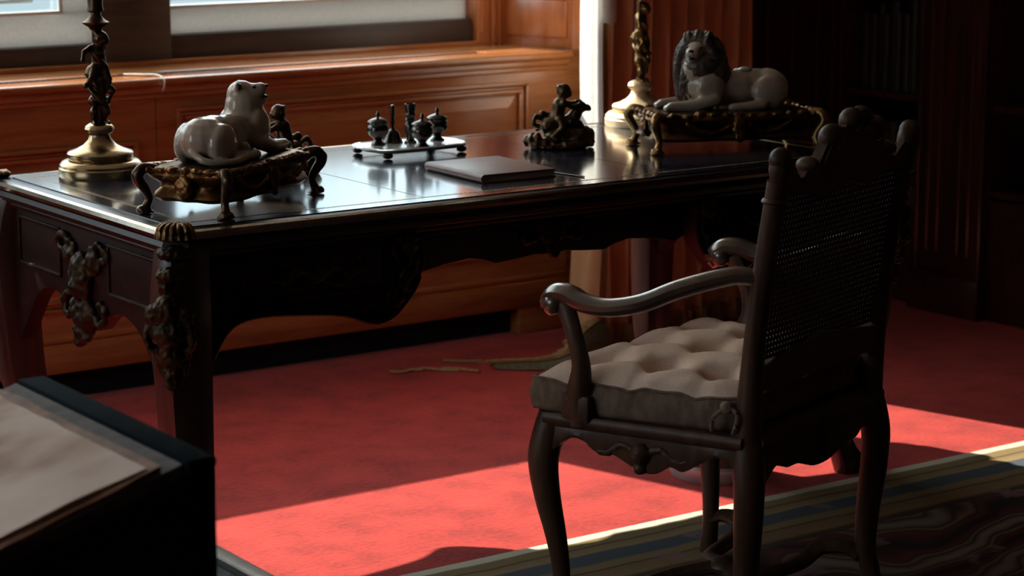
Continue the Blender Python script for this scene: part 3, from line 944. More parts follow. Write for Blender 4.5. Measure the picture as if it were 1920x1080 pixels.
# ends: arched apron with a dropped centre and a big mask
end = [(0.05, 0.735), (0.05, 0.40), (0.085, 0.42), (0.115, 0.455), (0.149, 0.495), (0.193, 0.54), (0.24, 0.562), (0.288, 0.567), (0.335, 0.555), (0.37, 0.535), (0.40, 0.515), (0.445, 0.505)]
end = end[:2] + [(p.x, p.y) for p in smoothpath([(a, b, 0) for a, b in end[2:]], 3)]
end = end + [(W - y, z) for y, z in end[-2::-1]]
for mir in (0, 1):
    x0, x1 = (0.022, 0.06) if not mir else (L - 0.06, L - 0.022)
    e_ = d_(MB().prism(end, x0, x1, 'yz', 0.004), 'end_apron', M_apron)
    xf = x0 if not mir else x1
    sg = -1 if not mir else 1
    balls = [((xf + sg * 0.008, 0.445, 0.62), (0.022, 0.045, 0.055)), ((xf + sg * 0.018, 0.445, 0.60), (0.02, 0.018, 0.022)), ((xf + sg * 0.006, 0.445, 0.545), (0.02, 0.055, 0.04)), ((xf + sg * 0.004, 0.455, 0.505), (0.016, 0.042, 0.028)), ((xf + sg * 0.004, 0.47, 0.485), (0.012, 0.022, 0.018)),
             ((xf + sg * 0.004, 0.39, 0.66), (0.014, 0.03, 0.03)), ((xf + sg * 0.004, 0.50, 0.66), (0.014, 0.03, 0.03))]
    bones = []
    for s2 in (-1, 1):
        bones.append((smoothpath([(xf + sg * 0.004, 0.445 + s2 * 0.03, 0.56), (xf + sg * 0.006, 0.445 + s2 * 0.08, 0.53), (xf + sg * 0.004, 0.445 + s2 * 0.10, 0.56), (xf + sg * 0.004, 0.445 + s2 * 0.075, 0.575)], 4), 0.009))
        bones.append((smoothpath([(xf + sg * 0.004, 0.445 + s2 * 0.04, 0.68), (xf + sg * 0.006, 0.445 + s2 * 0.09, 0.70), (xf + sg * 0.004, 0.445 + s2 * 0.12, 0.675), (xf + sg * 0.004, 0.445 + s2 * 0.09, 0.665)], 4), 0.008))
    sculpt('mask_mount', balls, bones, M_mount, e_, 0.0035, 2, 0.006, 70)
    for (ya, yb) in ((0.11, 0.33), (0.56, 0.78)):
        fr = MB()
        for (a0, a1, z0, z1) in ((ya, yb, 0.60, 0.608), (ya, yb, 0.70, 0.708), (ya, ya + 0.008, 0.60, 0.708), (yb - 0.008, yb, 0.60, 0.708)):
            fr.box(xf - 0.005, xf + 0.005, a0, a1, z0, z1, 0.003)
        d_(fr, 'panel_moulding', M_mount, e_)
# underside
d_(MB().box(0.05, L - 0.05, 0.05, W - 0.05, 0.735, 0.753), 'underframe', M_desk)

# four cabriole legs with bronze busts, edge ribs and hoof feet
def leg(cx, cy, sx, sy):
    """sx, sy: outward signs"""
    zs = [0.745, 0.70, 0.64, 0.56, 0.46, 0.36, 0.25, 0.15, 0.08, 0.035, 0.0]
    of = [-0.020, -0.010, -0.004, -0.003, -0.008, -0.014, -0.028, -0.043, -0.046, -0.036, -0.030]
    rd = [0.046, 0.048, 0.051, 0.052, 0.049, 0.046, 0.040, 0.030, 0.026, 0.027, 0.026]
    zz = lerplist(zs, 4); oo = lerplist(of, 4); rr = lerplist(rd, 4)
    rows = []
    for z, o_, r in zip(zz, oo, rr):
        x = cx + sx * o_; y = cy + sy * o_
        ring = []
        for k in range(16):
            a = 2 * PI * k / 16
            c, s_ = math.cos(a), math.sin(a)
            e = 4.2
            q = (abs(c) ** e + abs(s_) ** e) ** (-1 / e)
            # outer corner kept sharp along the diagonal
            dd = (c * sx + s_ * sy) / math.sqrt(2)
            f = 1 + 0.10 * max(dd, 0) ** 6
            ring.append((x + r * q * f * c, y + r * q * f * s_, z))
        rows.append(ring)
    lg = d_(MB().grid(rows, closed_v=True, cap=True), 'leg', M_deskleg)
    def on(z, extra):
        for i in range(len(zz) - 1):
            if zz[i] >= z >= zz[i + 1]:
                t = (zz[i] - z) / (zz[i] - zz[i + 1] + 1e-9)
                o_ = oo[i] * (1 - t) + oo[i + 1] * t
                r = rr[i] * (1 - t) + rr[i + 1] * t
                break
        d = o_ + (r * 1.02 + extra)*0.86
        return Vector((cx + sx * d, cy + sy * d, z))
    # bust: head, shoulders, foliage below
    hd = on(0.68, 0.006)
    ch = on(0.625, 0.004)
    dg = Vector((sx, sy, 0)).normalized()
    tg = Vector((-dg.y, dg.x, 0))
    balls = [(hd, (0.021, 0.021, 0.027)), (hd + dg * 0.019 + Vector((0, 0, -0.004)), (0.006, 0.006, 0.008)), (hd + Vector((0, 0, 0.02)), (0.026, 0.026, 0.015)), (ch + Vector((0, 0, 0.01)), (0.03, 0.03, 0.03)),
             (ch + tg * 0.03, (0.017, 0.017, 0.02)), (ch - tg * 0.03, (0.017, 0.017, 0.02)), (on(0.59, 0), (0.034, 0.034, 0.03)), (on(0.55, -0.004), (0.028, 0.028, 0.035)), (on(0.50, -0.006), (0.018, 0.018, 0.035)), (on(0.735, -0.012), (0.036, 0.036, 0.016))]
    bones = [(smoothpath([ch + tg * 0.036 + Vector((0, 0, 0.005)), ch + tg * 0.044 + Vector((0, 0, -0.05)), on(0.55, -0.006) + tg * 0.032, on(0.505, -0.01) + tg * 0.02], 4), 0.0085),
             (smoothpath([ch - tg * 0.036 + Vector((0, 0, 0.005)), ch - tg * 0.044 + Vector((0, 0, -0.05)), on(0.55, -0.006) - tg * 0.032, on(0.505, -0.01) - tg * 0.02], 4), 0.0085)]
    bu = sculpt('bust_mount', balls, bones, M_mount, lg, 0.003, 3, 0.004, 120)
    # ribs run down the two edges to the foot
    rb = MB()
    for s2 in (-1, 1):
        pts = [on(z, -0.010) + tg * (s2 * w_) for z, w_ in ((0.52, 0.022), (0.44, 0.012), (0.36, 0.006), (0.26, 0.004), (0.16, 0.003), (0.08, 0.003))]
        rb.tube(smoothpath(pts, 4), 0.0042, n=6)
    d_(rb, 'edge_rib', M_mount, lg)
    ft = on(0.03, -0.006)
    fb = [((ft.x, ft.y, 0.022), (0.026, 0.026, 0.020)), ((ft.x + sx * 0.014, ft.y + sy * 0.014, 0.016), (0.018, 0.018, 0.015)), ((ft.x - sx * 0.014, ft.y - sy * 0.014, 0.03), (0.022, 0.022, 0.028))]
    sculpt('bronze_foot', fb, [(smoothpath([(ft.x - sx * 0.01, ft.y - sy * 0.01, 0.075), (ft.x, ft.y, 0.05), (ft.x + sx * 0.026, ft.y + sy * 0.026, 0.026), (ft.x + sx * 0.040, ft.y + sy * 0.040, 0.024), (ft.x + sx * 0.044, ft.y + sy * 0.044, 0.014), (ft.x + sx * 0.034, ft.y + sy * 0.034, 0.011)], 4), 0.010)], M_mount, lg, 0.003, 2)
leg(0.028, 0.028, -1, -1)
leg(L - 0.028, 0.028, 1, -1)
leg(L - 0.028, W - 0.028, 1, 1)
leg(0.028, W - 0.028, -1, 1)

# ================================================================ things on the desk
ZT = 0.7803

def little_figure(joints, s=1.0):
    """balls and bones of a small cast child figure from named joints"""
    J = {k: Vector(v) for k, v in joints.items()}
    balls = []
    bones = []
    hip, chest, head = J['hip'], J['chest'], J['head']
    balls.append((head, (0.0152 * s, 0.0152 * s, 0.0165 * s)))
    f = J.get('face')
    if f is not None:
        f = Vector(f).normalized()
        side = f.cross(Vector((0, 0, 1))).normalized()
        balls.append((head + f * 0.0150 * s + Vector((0, 0, -0.002 * s)), (0.0030 * s,) * 3))
        balls.append((head + f * 0.0115 * s + Vector((0, 0, -0.0075 * s)), (0.0055 * s, 0.0055 * s, 0.004 * s)))
        for q in (-1, 1):
            balls.append((head + side * 0.0150 * s * q, (0.003 * s, 0.003 * s, 0.004 * s)))
            balls.append((head + f * 0.0100 * s + side * 0.0070 * s * q + Vector((0, 0, -0.003 * s)), (0.005 * s,) * 3))
        for k in range(5):
            a = k * 1.25
            balls.append((head + Vector((0.008 * s * math.cos(a), 0.008 * s * math.sin(a), 0.0085 * s)) - f * 0.003 * s, (0.0058 * s,) * 3))
    mid = (hip + chest) / 2
    bones.append(([hip, mid, chest, chest.lerp(head, 0.5)], [0.0155 * s, 0.0145 * s, 0.0150 * s, 0.0065 * s]))
    bones.append(([chest.lerp(head, 0.4), head], [0.0062 * s, 0.007 * s]))
    for a in ('a', 'b'):
        if 'sh' + a in J:
            bones.append(([J['sh' + a], J['el' + a], J['ha' + a]], [0.0068 * s, 0.0055 * s, 0.0042 * s]))
            bones.append(([chest, J['sh' + a]], [0.010 * s, 0.0072 * s]))
            balls.append((J['ha' + a], (0.0055 * s, 0.0055 * s, 0.0055 * s)))
        if 'kn' + a in J:
            hp = J['hp' + a] if 'hp' + a in J else hip
            bones.append(([hip, hp, J['kn' + a], J['an' + a]], [0.0125 * s, 0.0115 * s, 0.0082 * s, 0.0056 * s]))
            bones.append(([J['an' + a], J['to' + a]], [0.0055 * s, 0.0042 * s]))
    return balls, bones

def candlestick(x, y, label, rz):
    t = thing('candlestick', label, 'candlestick', (x, y, ZT), rz)
    MB().lathe([(0.0, 0.0), (0.090, 0.0), (0.092, 0.004), (0.092, 0.018), (0.089, 0.021), (0.090, 0.026), (0.084, 0.033), (0.076, 0.036), (0.0, 0.036)], n=48).build('foot', M_gilt_sunlit if x > 1 else M_brass, t)
    MB().lathe([(0.0, 0.036), (0.068, 0.036), (0.072, 0.042), (0.073, 0.050), (0.070, 0.054), (0.052, 0.060), (0.036, 0.069), (0.026, 0.080), (0.023, 0.090), (0.025, 0.093), (0.031, 0.097), (0.033, 0.103), (0.030, 0.110), (0.022, 0.115), (0.0, 0.116)], n=40).build('base', M_gilt_sunlit if x > 1 else M_brass, t)
    # two boys cast one above the other
    low = dict(hip=(0.0, 0.0, 0.172), chest=(0.004, 0.0, 0.203), head=(-0.008, 0.006, 0.226), face=(-1, -0.4, 0.1),
               hpa=(0.011, 0.0, 0.165), kna=(0.017, -0.006, 0.140), ana=(0.012, 0.002, 0.118), toa=(0.018, -0.012, 0.116),
               hpb=(-0.011, 0.0, 0.165), knb=(-0.016, -0.008, 0.142), anb=(-0.012, 0.002, 0.118), tob=(-0.016, -0.014, 0.116),
               sha=(0.018, 0.0, 0.207), ela=(0.034, -0.006, 0.186), haa=(0.016, -0.016, 0.165),
               shb=(-0.016, -0.002, 0.207), elb=(-0.034, -0.010, 0.200), hab=(-0.024, -0.016, 0.216))
    b1, n1 = little_figure(low, 1.12)
    up = dict(hip=(0.006, 0.002, 0.243), chest=(0.003, 0.002, 0.277), head=(0.010, -0.004, 0.300), face=(0.6, -0.8, 0.1),
              hpa=(0.015, 0.0, 0.236), kna=(0.022, -0.008, 0.212), ana=(0.018, -0.010, 0.188), toa=(0.022, -0.018, 0.184),
              hpb=(-0.006, 0.0, 0.236), knb=(-0.016, -0.010, 0.222), anb=(-0.012, -0.016, 0.198), tob=(-0.016, -0.022, 0.195),
              sha=(0.016, 0.0, 0.281), ela=(0.020, 0.010, 0.306), haa=(0.010, 0.006, 0.324),
              shb=(-0.014, 0.0, 0.281), elb=(-0.034, -0.008, 0.274), hab=(-0.040, -0.014, 0.256))
    b2, n2 = little_figure(up, 1.08)
    n1 = n1 + [(smoothpath([(0.018, -0.01, 0.15), (-0.006, -0.018, 0.17), (-0.02, 0.004, 0.195), (0.004, 0.02, 0.21), (0.022, 0.004, 0.235), (0.0, -0.016, 0.255), (-0.016, 0.004, 0.275)], 5), 0.005),
               ([(0, 0, 0.112), (0.0, 0.004, 0.2), (0.0, 0.004, 0.33)], 0.008)]
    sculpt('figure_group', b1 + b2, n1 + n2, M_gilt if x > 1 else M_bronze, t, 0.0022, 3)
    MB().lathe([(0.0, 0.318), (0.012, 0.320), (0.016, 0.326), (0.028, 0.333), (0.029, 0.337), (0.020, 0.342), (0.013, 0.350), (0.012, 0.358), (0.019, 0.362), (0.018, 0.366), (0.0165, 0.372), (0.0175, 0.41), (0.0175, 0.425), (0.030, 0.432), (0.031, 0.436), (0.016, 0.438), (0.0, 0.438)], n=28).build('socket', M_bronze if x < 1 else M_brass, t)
    return t
candlestick(0.206, 0.752, 'bronze figure candlestick with wide brass base at the left end of the desk', 0.0)
candlestick(1.735, 0.775, 'gilt figure candlestick with sunlit base beside the curtain', 0.5)

# ---- the two animals on bronze stands
def bronze_stand(parent, Ls, Ws):
    """moulded oblong stand on four scrolled feet; long axis x"""
    hx, hy = Ls / 2, Ws / 2
    rows = []
    for (e, z) in ((-0.020, 0.030), (-0.008, 0.026), (0.0, 0.034), (-0.006, 0.044), (-0.016, 0.052), (-0.014, 0.062), (-0.002, 0.070), (0.004, 0.078), (0.0, 0.086), (-0.012, 0.092), (-0.03, 0.094)):
        ring = []
        for k in range(72):
            a = 2 * PI * k / 72
            c, s_ = math.cos(a), math.sin(a)
            q = (abs(c) ** 7 + abs(s_) ** 7) ** (-1 / 7)
            wv = 0.0035 * math.sin(a * 12 + z * 60)
            ring.append(((hx + e + wv) * c * q, (hy + e + wv) * s_ * q, z))
        rows.append(ring)
    MB().grid(rows, closed_v=True, cap=True).build('stand', M_stand, parent, smooth=60)
    # foliage along the upper edge and swags on the sides
    balls = []
    r_ = random.Random(int(Ls * 1000))
    for side in (-1, 1):
        n = 13
        for i in range(n):
            x = -hx + 0.01 + (Ls - 0.02) * i / (n - 1)
            balls.append(((x, side * (hy - 0.004), 0.088 + r_.uniform(-.003, .003)), (0.014, 0.010, r_.uniform(.006, .010))))
        balls.append(((0, side * (hy + 0.003), 0.060), (0.020, 0.010, 0.024)))
        balls.append(((0, side * (hy + 0.004), 0.036), (0.012, 0.008, 0.014)))
    for side in (-1, 1):
        for i in range(7):
            y = -hy + 0.01 + (Ws - 0.02) * i / 6
            balls.append(((side * (hx - 0.004), y, 0.088), (0.010, 0.014, r_.uniform(.006, .010))))
        balls.append(((side * (hx + 0.002), 0, 0.055), (0.010, 0.022, 0.024)))
    bones = []
    for side in (-1, 1):
        for s2 in (-1, 1):
            bones.append((smoothpath([(s2 * 0.02, side * (hy + 0.001), 0.066), (s2 * 0.06, side * (hy + 0.002), 0.048), (s2 * 0.10, side * (hy + 0.001), 0.054), (s2 * 0.13, side * (hy + 0.001), 0.070)], 4), 0.006))
    # bands that tie the garlands together so that the casting stays one piece
    ring = [(-hx + .012, -hy + .006, .084), (hx - .012, -hy + .006, .084), (hx - .006, hy - .006, .084), (-hx + .006, hy - .006, .084), (-hx + .012, -hy + .006, .084)]
    bones.append((ring, 0.006))
    for side in (-1, 1):
        bones.append(([(0, side * (hy - 0.004), 0.088), (0, side * (hy + 0.001), 0.036)], 0.006))
        bones.append(([(side * (hx - 0.004), 0, 0.088), (side * (hx + 0.001), 0, 0.05)], 0.006))
    sculpt('garland', balls, bones, M_stand, parent, 0.003, 2, 0.003, 130)
    for sx in (-1, 1):
        for sy in (-1, 1):
            def P(u, z, v=0.0):
                d = Vector((sx, sy, 0)).normalized()
                t = Vector((-d.y, d.x, 0))
                q = Vector((sx * (hx - 0.008), sy * (hy - 0.008), z)) + d * u + t * v
                return q
            bones = [(smoothpath([P(-0.012, 0.088), P(0.012, 0.088), P(0.022, 0.070), P(0.008, 0.048), P(0.0, 0.030), P(0.006, 0.014)], 4), lerplist([0.010, 0.012, 0.012, 0.010, 0.0085, 0.009], 4))]
            balls = [(P(0.012, 0.007), (0.016, 0.016, 0.007)), (P(0.018, 0.010, 0.006), (0.006, 0.006, 0.006)), (P(0.018, 0.010, -0.006), (0.006, 0.006, 0.006)), (P(0.026, 0.076), (0.009, 0.009, 0.012)), (P(0.008, 0.003), (0.019, 0.019, 0.003))]
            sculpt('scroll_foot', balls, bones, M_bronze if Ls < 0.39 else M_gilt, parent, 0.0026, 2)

def big_cat(parent, Lc, maned, turn):
    z0 = 0.092
    def V(x, y, z):
        return Vector((x, y, z + z0))
    balls = [(V(-0.103, 0, 0.050), (0.054, 0.052, 0.046)), (V(-0.075, 0, 0.062), (0.06, 0.034, 0.034)), (V(-0.02, 0, 0.050), (0.085, 0.040, 0.042)), (V(0.055, 0, 0.064), (0.055, 0.046, 0.060)), (V(0.072 if maned else 0.052, 0, 0.095), (0.042, 0.040, 0.050))]
    bones = []
    for s_ in (-1, 1):
        balls.append((V(-0.098, s_ * 0.040, 0.040), (0.046, 0.022, 0.044)))
        balls.append((V(0.052, s_ * 0.036, 0.056), (0.036, 0.018, 0.042)))
        bones.append(([V(-0.075, s_ * 0.052, 0.014), V(-0.02, s_ * 0.056, 0.011), V(0.005, s_ * 0.056, 0.010)], [0.014, 0.011, 0.010]))
        bones.append(([V(0.045, s_ * 0.042, 0.030), V(0.09, s_ * 0.042, 0.015), V(0.150, s_ * 0.036, 0.013)], [0.018, 0.016, 0.012]))
        for k in range(3):
            balls.append((V(0.160, s_ * 0.036 + (k - 1) * 0.007, 0.010), (0.010, 0.0055, 0.008)))
    # tail curls forward along the haunch
    bones.append((smoothpath([V(-0.150, 0.0, 0.03), V(-0.155, -0.035, 0.014), V(-0.12, -0.066, 0.010), V(-0.075, -0.070, 0.012), V(-0.045, -0.066, 0.020), V(-0.05, -0.062, 0.036)], 5), 0.0078))
    # neck and head
    ca, sa = math.cos(turn), math.sin(turn)
    hc = V(0.074, 0, 0.136) if maned else V(0.050, 0.004, 0.120)
    def Hd(f, s_, u):
        return hc + Vector((f * ca - s_ * sa, f * sa + s_ * ca, u))
    bones.append(([V(0.062 if maned else 0.050, 0, 0.075), V(0.069 if maned else 0.050, 0, 0.100), hc], [0.042, 0.036, 0.030]))
    up = 0.010 if not maned else -0.004
    balls += [(Hd(0, 0, 0.004), (0.031, 0.031, 0.030))]
    rot = Matrix.Rotation(turn, 4, 'Z').to_euler()
    balls += [(Hd(0.020, 0, 0.003 + up * 0.5), (0.028, 0.023, 0.020), rot), (Hd(0.038, 0, 0.006 + up), (0.015, 0.018, 0.013), rot), (Hd(0.034, 0, -0.013 + up * 0.4), (0.017, 0.014, 0.008), rot), (Hd(0.018, 0, -0.014), (0.018, 0.016, 0.010), rot)]
    for s_ in (-1, 1):
        balls.append((Hd(-0.006, s_ * 0.026, 0.022), (0.009, 0.006, 0.011)))
        balls.append((Hd(0.022, s_ * 0.013, 0.014 + up * 0.4), (0.008, 0.007, 0.006)))
        balls.append((Hd(0.040, s_ * 0.008, -0.001 + up), (0.010, 0.007, 0.008)))
    sculpt('body', balls, bones, M_porc, parent, 0.0028, 8)
    # painted nose, mouth and eyes
    fe = MB()
    fe.ell(Hd(0.0505, 0, 0.012 + up), (0.0045, 0.0075, 0.004), rot)
    fe.build('nose', M_black, parent)
    MB().ell(Hd(0.044, 0, -0.007 + up * 0.7), (0.011, 0.010, 0.0045), rot).build('mouth', M_black, parent)
    for s_ in (-1, 1):
        MB().ell(Hd(0.0265, s_ * 0.0165, 0.0165 + up * 0.5), (0.0045, 0.0045, 0.0035), rot, 8, 6).build('eye', M_black, parent)
    if not maned:
        for s_ in (-1, 1):
            MB().ell(Hd(-0.003, s_ * 0.029, 0.022), (0.0055, 0.003, 0.007), rot, 10, 7).build('inner_ear', M_black, parent)
    if maned:
        r_ = random.Random(3)
        balls = []
        bones = []
        for k in range(26):
            a = R(-150 + 300 * k / 25) 
            for lay in range(2):
                # locks start round the face and hang to the chest
                f = 0.006 - 0.022 * lay
                rr = 0.033 + 0.010 * lay
                p0 = Hd(f, math.sin(a) * rr, math.cos(a) * rr * 1.02)
                hang = 0.045 + 0.05 * (1 - math.cos(a)) / 2 + r_.uniform(0, .015)
                p1 = p0 + Vector((0, 0, -hang * 0.35)) + (p0 - hc) * 0.42
                p2 = p0 + Vector((0, 0, -hang)) + (p0 - hc) * 0.45 + Vector((r_.uniform(-.006, .006), r_.uniform(-.006, .006), 0))
                bones.append((smoothpath([p0, p1, p2], 3), lerplist([0.0065, 0.0085, 0.003], 3)))
        for k in range(9):
            s_ = -0.026 + 0.052 * k / 8
            p0 = Hd(0.012, s_, -0.022)
            bones.append((smoothpath([p0, p0 + Vector((ca * 0.014, sa * 0.014, -0.03)), p0 + Vector((ca * 0.010 + 0.01, sa * 0.008, -0.075 - 0.008 * math.sin(k * 2)))], 3), lerplist([0.006, 0.008, 0.003], 3)))
        for k in range(7):
            bones.append((smoothpath([Hd(0.012, (k - 3) * 0.009, 0.032), Hd(0.004, (k - 3) * 0.010, 0.043 + 0.005 * math.sin(k * 2.3)), Hd(-0.012, (k - 3) * 0.011, 0.040)], 3), lerplist([0.005, 0.006, 0.004], 3)))
        balls += [(Hd(-0.018, 0, 0.004), (0.034, 0.042, 0.040), rot), (V(0.062, 0, 0.105), (0.050, 0.050, 0.046)), (V(0.036, 0, 0.085), (0.046, 0.049, 0.042))]
        sculpt('mane', balls, bones, M_mane, parent, 0.0026, 1, 0.0015, 150)
        bones = []
        for k in range(5):
            bones.append((smoothpath([V(-0.05 + 0.004 * k, 0, 0.092), V(-0.052 + 0.006 * k, -0.02, 0.090), V(-0.056 + 0.007 * k, -0.040, 0.066)], 3), 0.004))
        sculpt('tail_tuft', [(V(-0.048, 0.0, 0.093), (0.018, 0.018, 0.008))], bones, M_porc, parent, 0.0028, 1)

li = thing('lioness_figurine', 'pale porcelain lioness looking right on a dark bronze stand, left half of the desk', 'figurine', (0.262, 0.243, ZT), R(31))
bronze_stand(li, 0.365, 0.19)
big_cat(li, 0.3, False, R(-62))
ln_ = thing('lion_figurine', 'pale porcelain lion with brown mane on a gilt stand, right half of the desk', 'figurine', (1.640, 0.322, ZT), R(160))
bronze_stand(ln_, 0.41, 0.19)
big_cat(ln_, 0.3, True, R(52))

# ---- bronze groups of a boy riding, on a rocky base
def putto_group(x, y, rz, label, mirror):
    t = thing('bronze_group', label, 'sculpture', (x, y, ZT), rz)
    m = -1 if mirror else 1
    def V(a, b, c):
        return (m * a, b, c)
    balls = [(V(0.02, 0, 0.012), (0.062, 0.042, 0.016)), (V(0.035, 0, 0.028), (0.045, 0.034, 0.030)), (V(-0.045, -0.004, 0.012), (0.036, 0.026, 0.014)), (V(-0.070, -0.006, 0.018), (0.014, 0.016, 0.016)), (V(-0.058, -0.016, 0.026), (0.011, 0.010, 0.013)), (V(0.062, 0.004, 0.026), (0.020, 0.024, 0.026)),
             (V(-0.006, -0.004, 0.030), (0.036, 0.026, 0.026)), (V(0.0, 0, 0.005), (0.082, 0.044, 0.006))]
    bones = [(smoothpath([V(-0.07, -0.004, 0.03), V(-0.085, 0, 0.022), V(-0.083, 0, 0.010)], 4), 0.007)]
    sculpt('rocky_base', balls, bones, M_bronze, t, 0.0025, 2, 0.005, 70)
    # beast that the boy reaches for: body rising right, head with muzzle
    balls = [(V(0.048, -0.004, 0.098), (0.013, 0.012, 0.014)), (V(0.061, -0.006, 0.097), (0.011, 0.009, 0.008)), (V(0.046, 0.006, 0.110), (0.005, 0.004, 0.007)), (V(0.046, -0.012, 0.110), (0.005, 0.004, 0.007)), (V(0.066, -0.006, 0.092), (0.007, 0.006, 0.004))]
    bones = [(smoothpath([V(-0.03, 0.0, 0.052), V(0.004, 0.0, 0.055), V(0.026, 0, 0.068), V(0.042, -0.002, 0.094)], 4), lerplist([0.022, 0.020, 0.018, 0.013], 4)),
             ([V(0.022, -0.014, 0.064), V(0.044, -0.016, 0.060), V(0.058, -0.014, 0.040)], [0.010, 0.007, 0.005]),
             ([V(0.022, 0.014, 0.064), V(0.044, 0.016, 0.055), V(0.056, 0.014, 0.040)], [0.010, 0.007, 0.005]),
             (smoothpath([V(-0.045, 0.0, 0.05), V(-0.066, 0, 0.058), V(-0.060, 0.004, 0.076), V(-0.050, 0.002, 0.072)], 4), 0.006)]
    sculpt('beast', balls, bones, M_bronze, t, 0.0024, 2, 0.0012, 160)
    j = dict(hip=V(-0.010, -0.002, 0.072), chest=V(-0.004, -0.002, 0.104), head=V(0.006, -0.004, 0.136), face=(m * 1.0, -0.3, 0.0),
             hpa=V(-0.004, -0.018, 0.068), kna=V(0.0, -0.032, 0.050), ana=V(-0.024, -0.030, 0.030), toa=V(-0.014, -0.036, 0.024),
             hpb=V(-0.012, 0.016, 0.068), knb=V(-0.042, 0.018, 0.080), anb=V(-0.044, 0.020, 0.048), tob=V(-0.056, 0.020, 0.042),
             sha=V(0.004, -0.018, 0.110), ela=V(0.026, -0.020, 0.100), haa=V(0.044, -0.014, 0.105),
             shb=V(0.0, 0.016, 0.110), elb=V(0.022, 0.018, 0.104), hab=V(0.040, 0.008, 0.110))
    b, n = little_figure(j, 1.18)
    sculpt('boy', b, n, M_bronze, t, 0.0022, 3)
putto_group(1.305, 0.535, R(-28), 'dark bronze of a boy riding a beast, centre right of the desk', False)
putto_group(0.545, 0.545, R(-18), 'dark bronze of a boy riding, half hidden behind the lioness', True)

# ---- inkstand tray with its pieces
TR = 0.020
tr = thing('inkstand_tray', 'pale silver tray with shaped rim holding pots and a bell', 'tray', (0.962, 0.672, ZT), R(2))
def tray_out(s_, ax=0.128, ay=0.083):
    o_ = []
    for k in range(72):
        a = 2 * PI * k / 72
        c, q = math.cos(a), math.sin(a)
        f = (abs(c) ** 4 + abs(q) ** 4) ** (-0.25) * (1 + 0.022 * math.cos(8 * a))
        o_.append((c * f * (ax + s_), q * f * (ay + s_)))
    return o_
rows = []
for s_, z in ((-0.02, 0.012), (-0.006, 0.012), (0.0, 0.016), (0.004, 0.021), (0.0, 0.0235), (-0.006, 0.021), (-0.014, 0.019), (-0.05, 0.0185)):
    rows.append([(a, b, z) for a, b in tray_out(s_)])
MB().grid(rows, closed_v=True, cap=True).build('tray_plate', M_tray, tr, smooth=50)
for sx in (-1, 1):
    for sy in (-1, 1):
        MB().ell((sx * 0.105, sy * 0.064, 0.0075), (0.013, 0.011, 0.0075)).build('foot', M_bronze, tr)
ZP = ZT + 0.0186
def pot(x, y, label, s=1.0, rz=0.0):
    p = thing('covered_pot', label, 'pot', (x, y, ZP), rz, 'covered pots on the inkstand tray')
    pr = [(0, 0), (0.017, 0), (0.018, 0.003), (0.011, 0.008), (0.009, 0.012), (0.013, 0.017), (0.022, 0.025), (0.0262, 0.034), (0.0255, 0.043), (0.0225, 0.048), (0.0235, 0.050), (0.0235, 0.052), (0.0, 0.052)]
    MB().lathe([(a * s, b * s) for a, b in pr], n=28).build('bowl', M_silver, p)
    pr = [(0, 0.052), (0.0245, 0.052), (0.025, 0.055), (0.021, 0.059), (0.012, 0.063), (0.005, 0.065), (0.0, 0.066)]
    ld = MB().lathe([(a * s, b * s) for a, b in pr], n=28).build('lid', M_silver, p)
    pr = [(0, 0.064), (0.004, 0.065), (0.003, 0.068), (0.0055, 0.071), (0.004, 0.075), (0.002, 0.079), (0, 0.081)]
    MB().lathe([(a * s, b * s) for a, b in pr], n=14).build('knob', M_silver, ld)
pot(0.899, 0.712, 'dark covered pot at the left end of the pale tray')
pot(0.962, 0.617, 'dark covered pot at the front edge of the pale tray, beside the brown book')
pot(1.058, 0.700, 'dark covered pot with a bright lid at the right end of the pale tray')
be = thing('hand_bell', 'small dark hand bell with upright handle between two pots', 'bell', (0.950, 0.728, ZP))
MB().lathe([(0, 0), (0.024, 0), (0.0245, 0.002), (0.021, 0.008), (0.018, 0.016), (0.016, 0.023), (0.012, 0.029), (0.005, 0.032), (0, 0.033)], n=28).build('bell_body', M_silver, be)
MB().lathe([(0, 0.030), (0.006, 0.032), (0.004, 0.037), (0.006, 0.048), (0.0045, 0.060), (0.006, 0.072), (0.0045, 0.078), (0.0062, 0.083), (0.005, 0.089), (0, 0.091)], n=16).build('handle', M_silver, be)
va = thing('pen_vase', 'tall slender dark vase behind the front pot on the tray', 'vase', (0.982, 0.700, ZP))
MB().lathe([(0, 0), (0.015, 0), (0.015, 0.004), (0.010, 0.008), (0.009, 0.014), (0.013, 0.024), (0.0155, 0.034), (0.0125, 0.046), (0.010, 0.052), (0.0125, 0.056), (0.010, 0.060), (0.0125, 0.068), (0.0105, 0.073), (0.0125, 0.082), (0.0135, 0.093), (0.0125, 0.094), (0.010, 0.086), (0.0, 0.085)], n=24).build('vase_body', M_silver, va)

# ---- brown book lying on the leather, and a paperknife
bk = thing('notebook', 'thin brown leather book lying flat in the middle of the desk', 'book', (0.928, 0.283, ZT), R(-2.5))
hw, hl = 0.094, 0.121
MB().box(-hw, hw, -hl, hl, 0.0, 0.003, 0.0012).box(-hw, hw, -hl, hl, 0.0155, 0.0185, 0.0012).tube([(-hw + 0.003, -hl, 0.00925), (-hw + 0.003, hl, 0.00925)], 0.0092, n=12).build('cover', M_book, bk)
MB().box(-hw + 0.006, hw - 0.003, -hl + 0.003, hl - 0.003, 0.003, 0.0155).build('page_block', M_paper, bk)
pk = thing('paperknife', 'slim dark paperknife lying at the right edge of the brown book', 'paperknife', (1.045, 0.225, ZT), R(98))
MB().prism([(-0.10, -0.005), (0.03, -0.006), (0.03, 0.006), (-0.10, 0.005), (-0.115, 0.0)], 0.0, 0.003, 'xy', 0.001).build('blade', M_silver, pk)
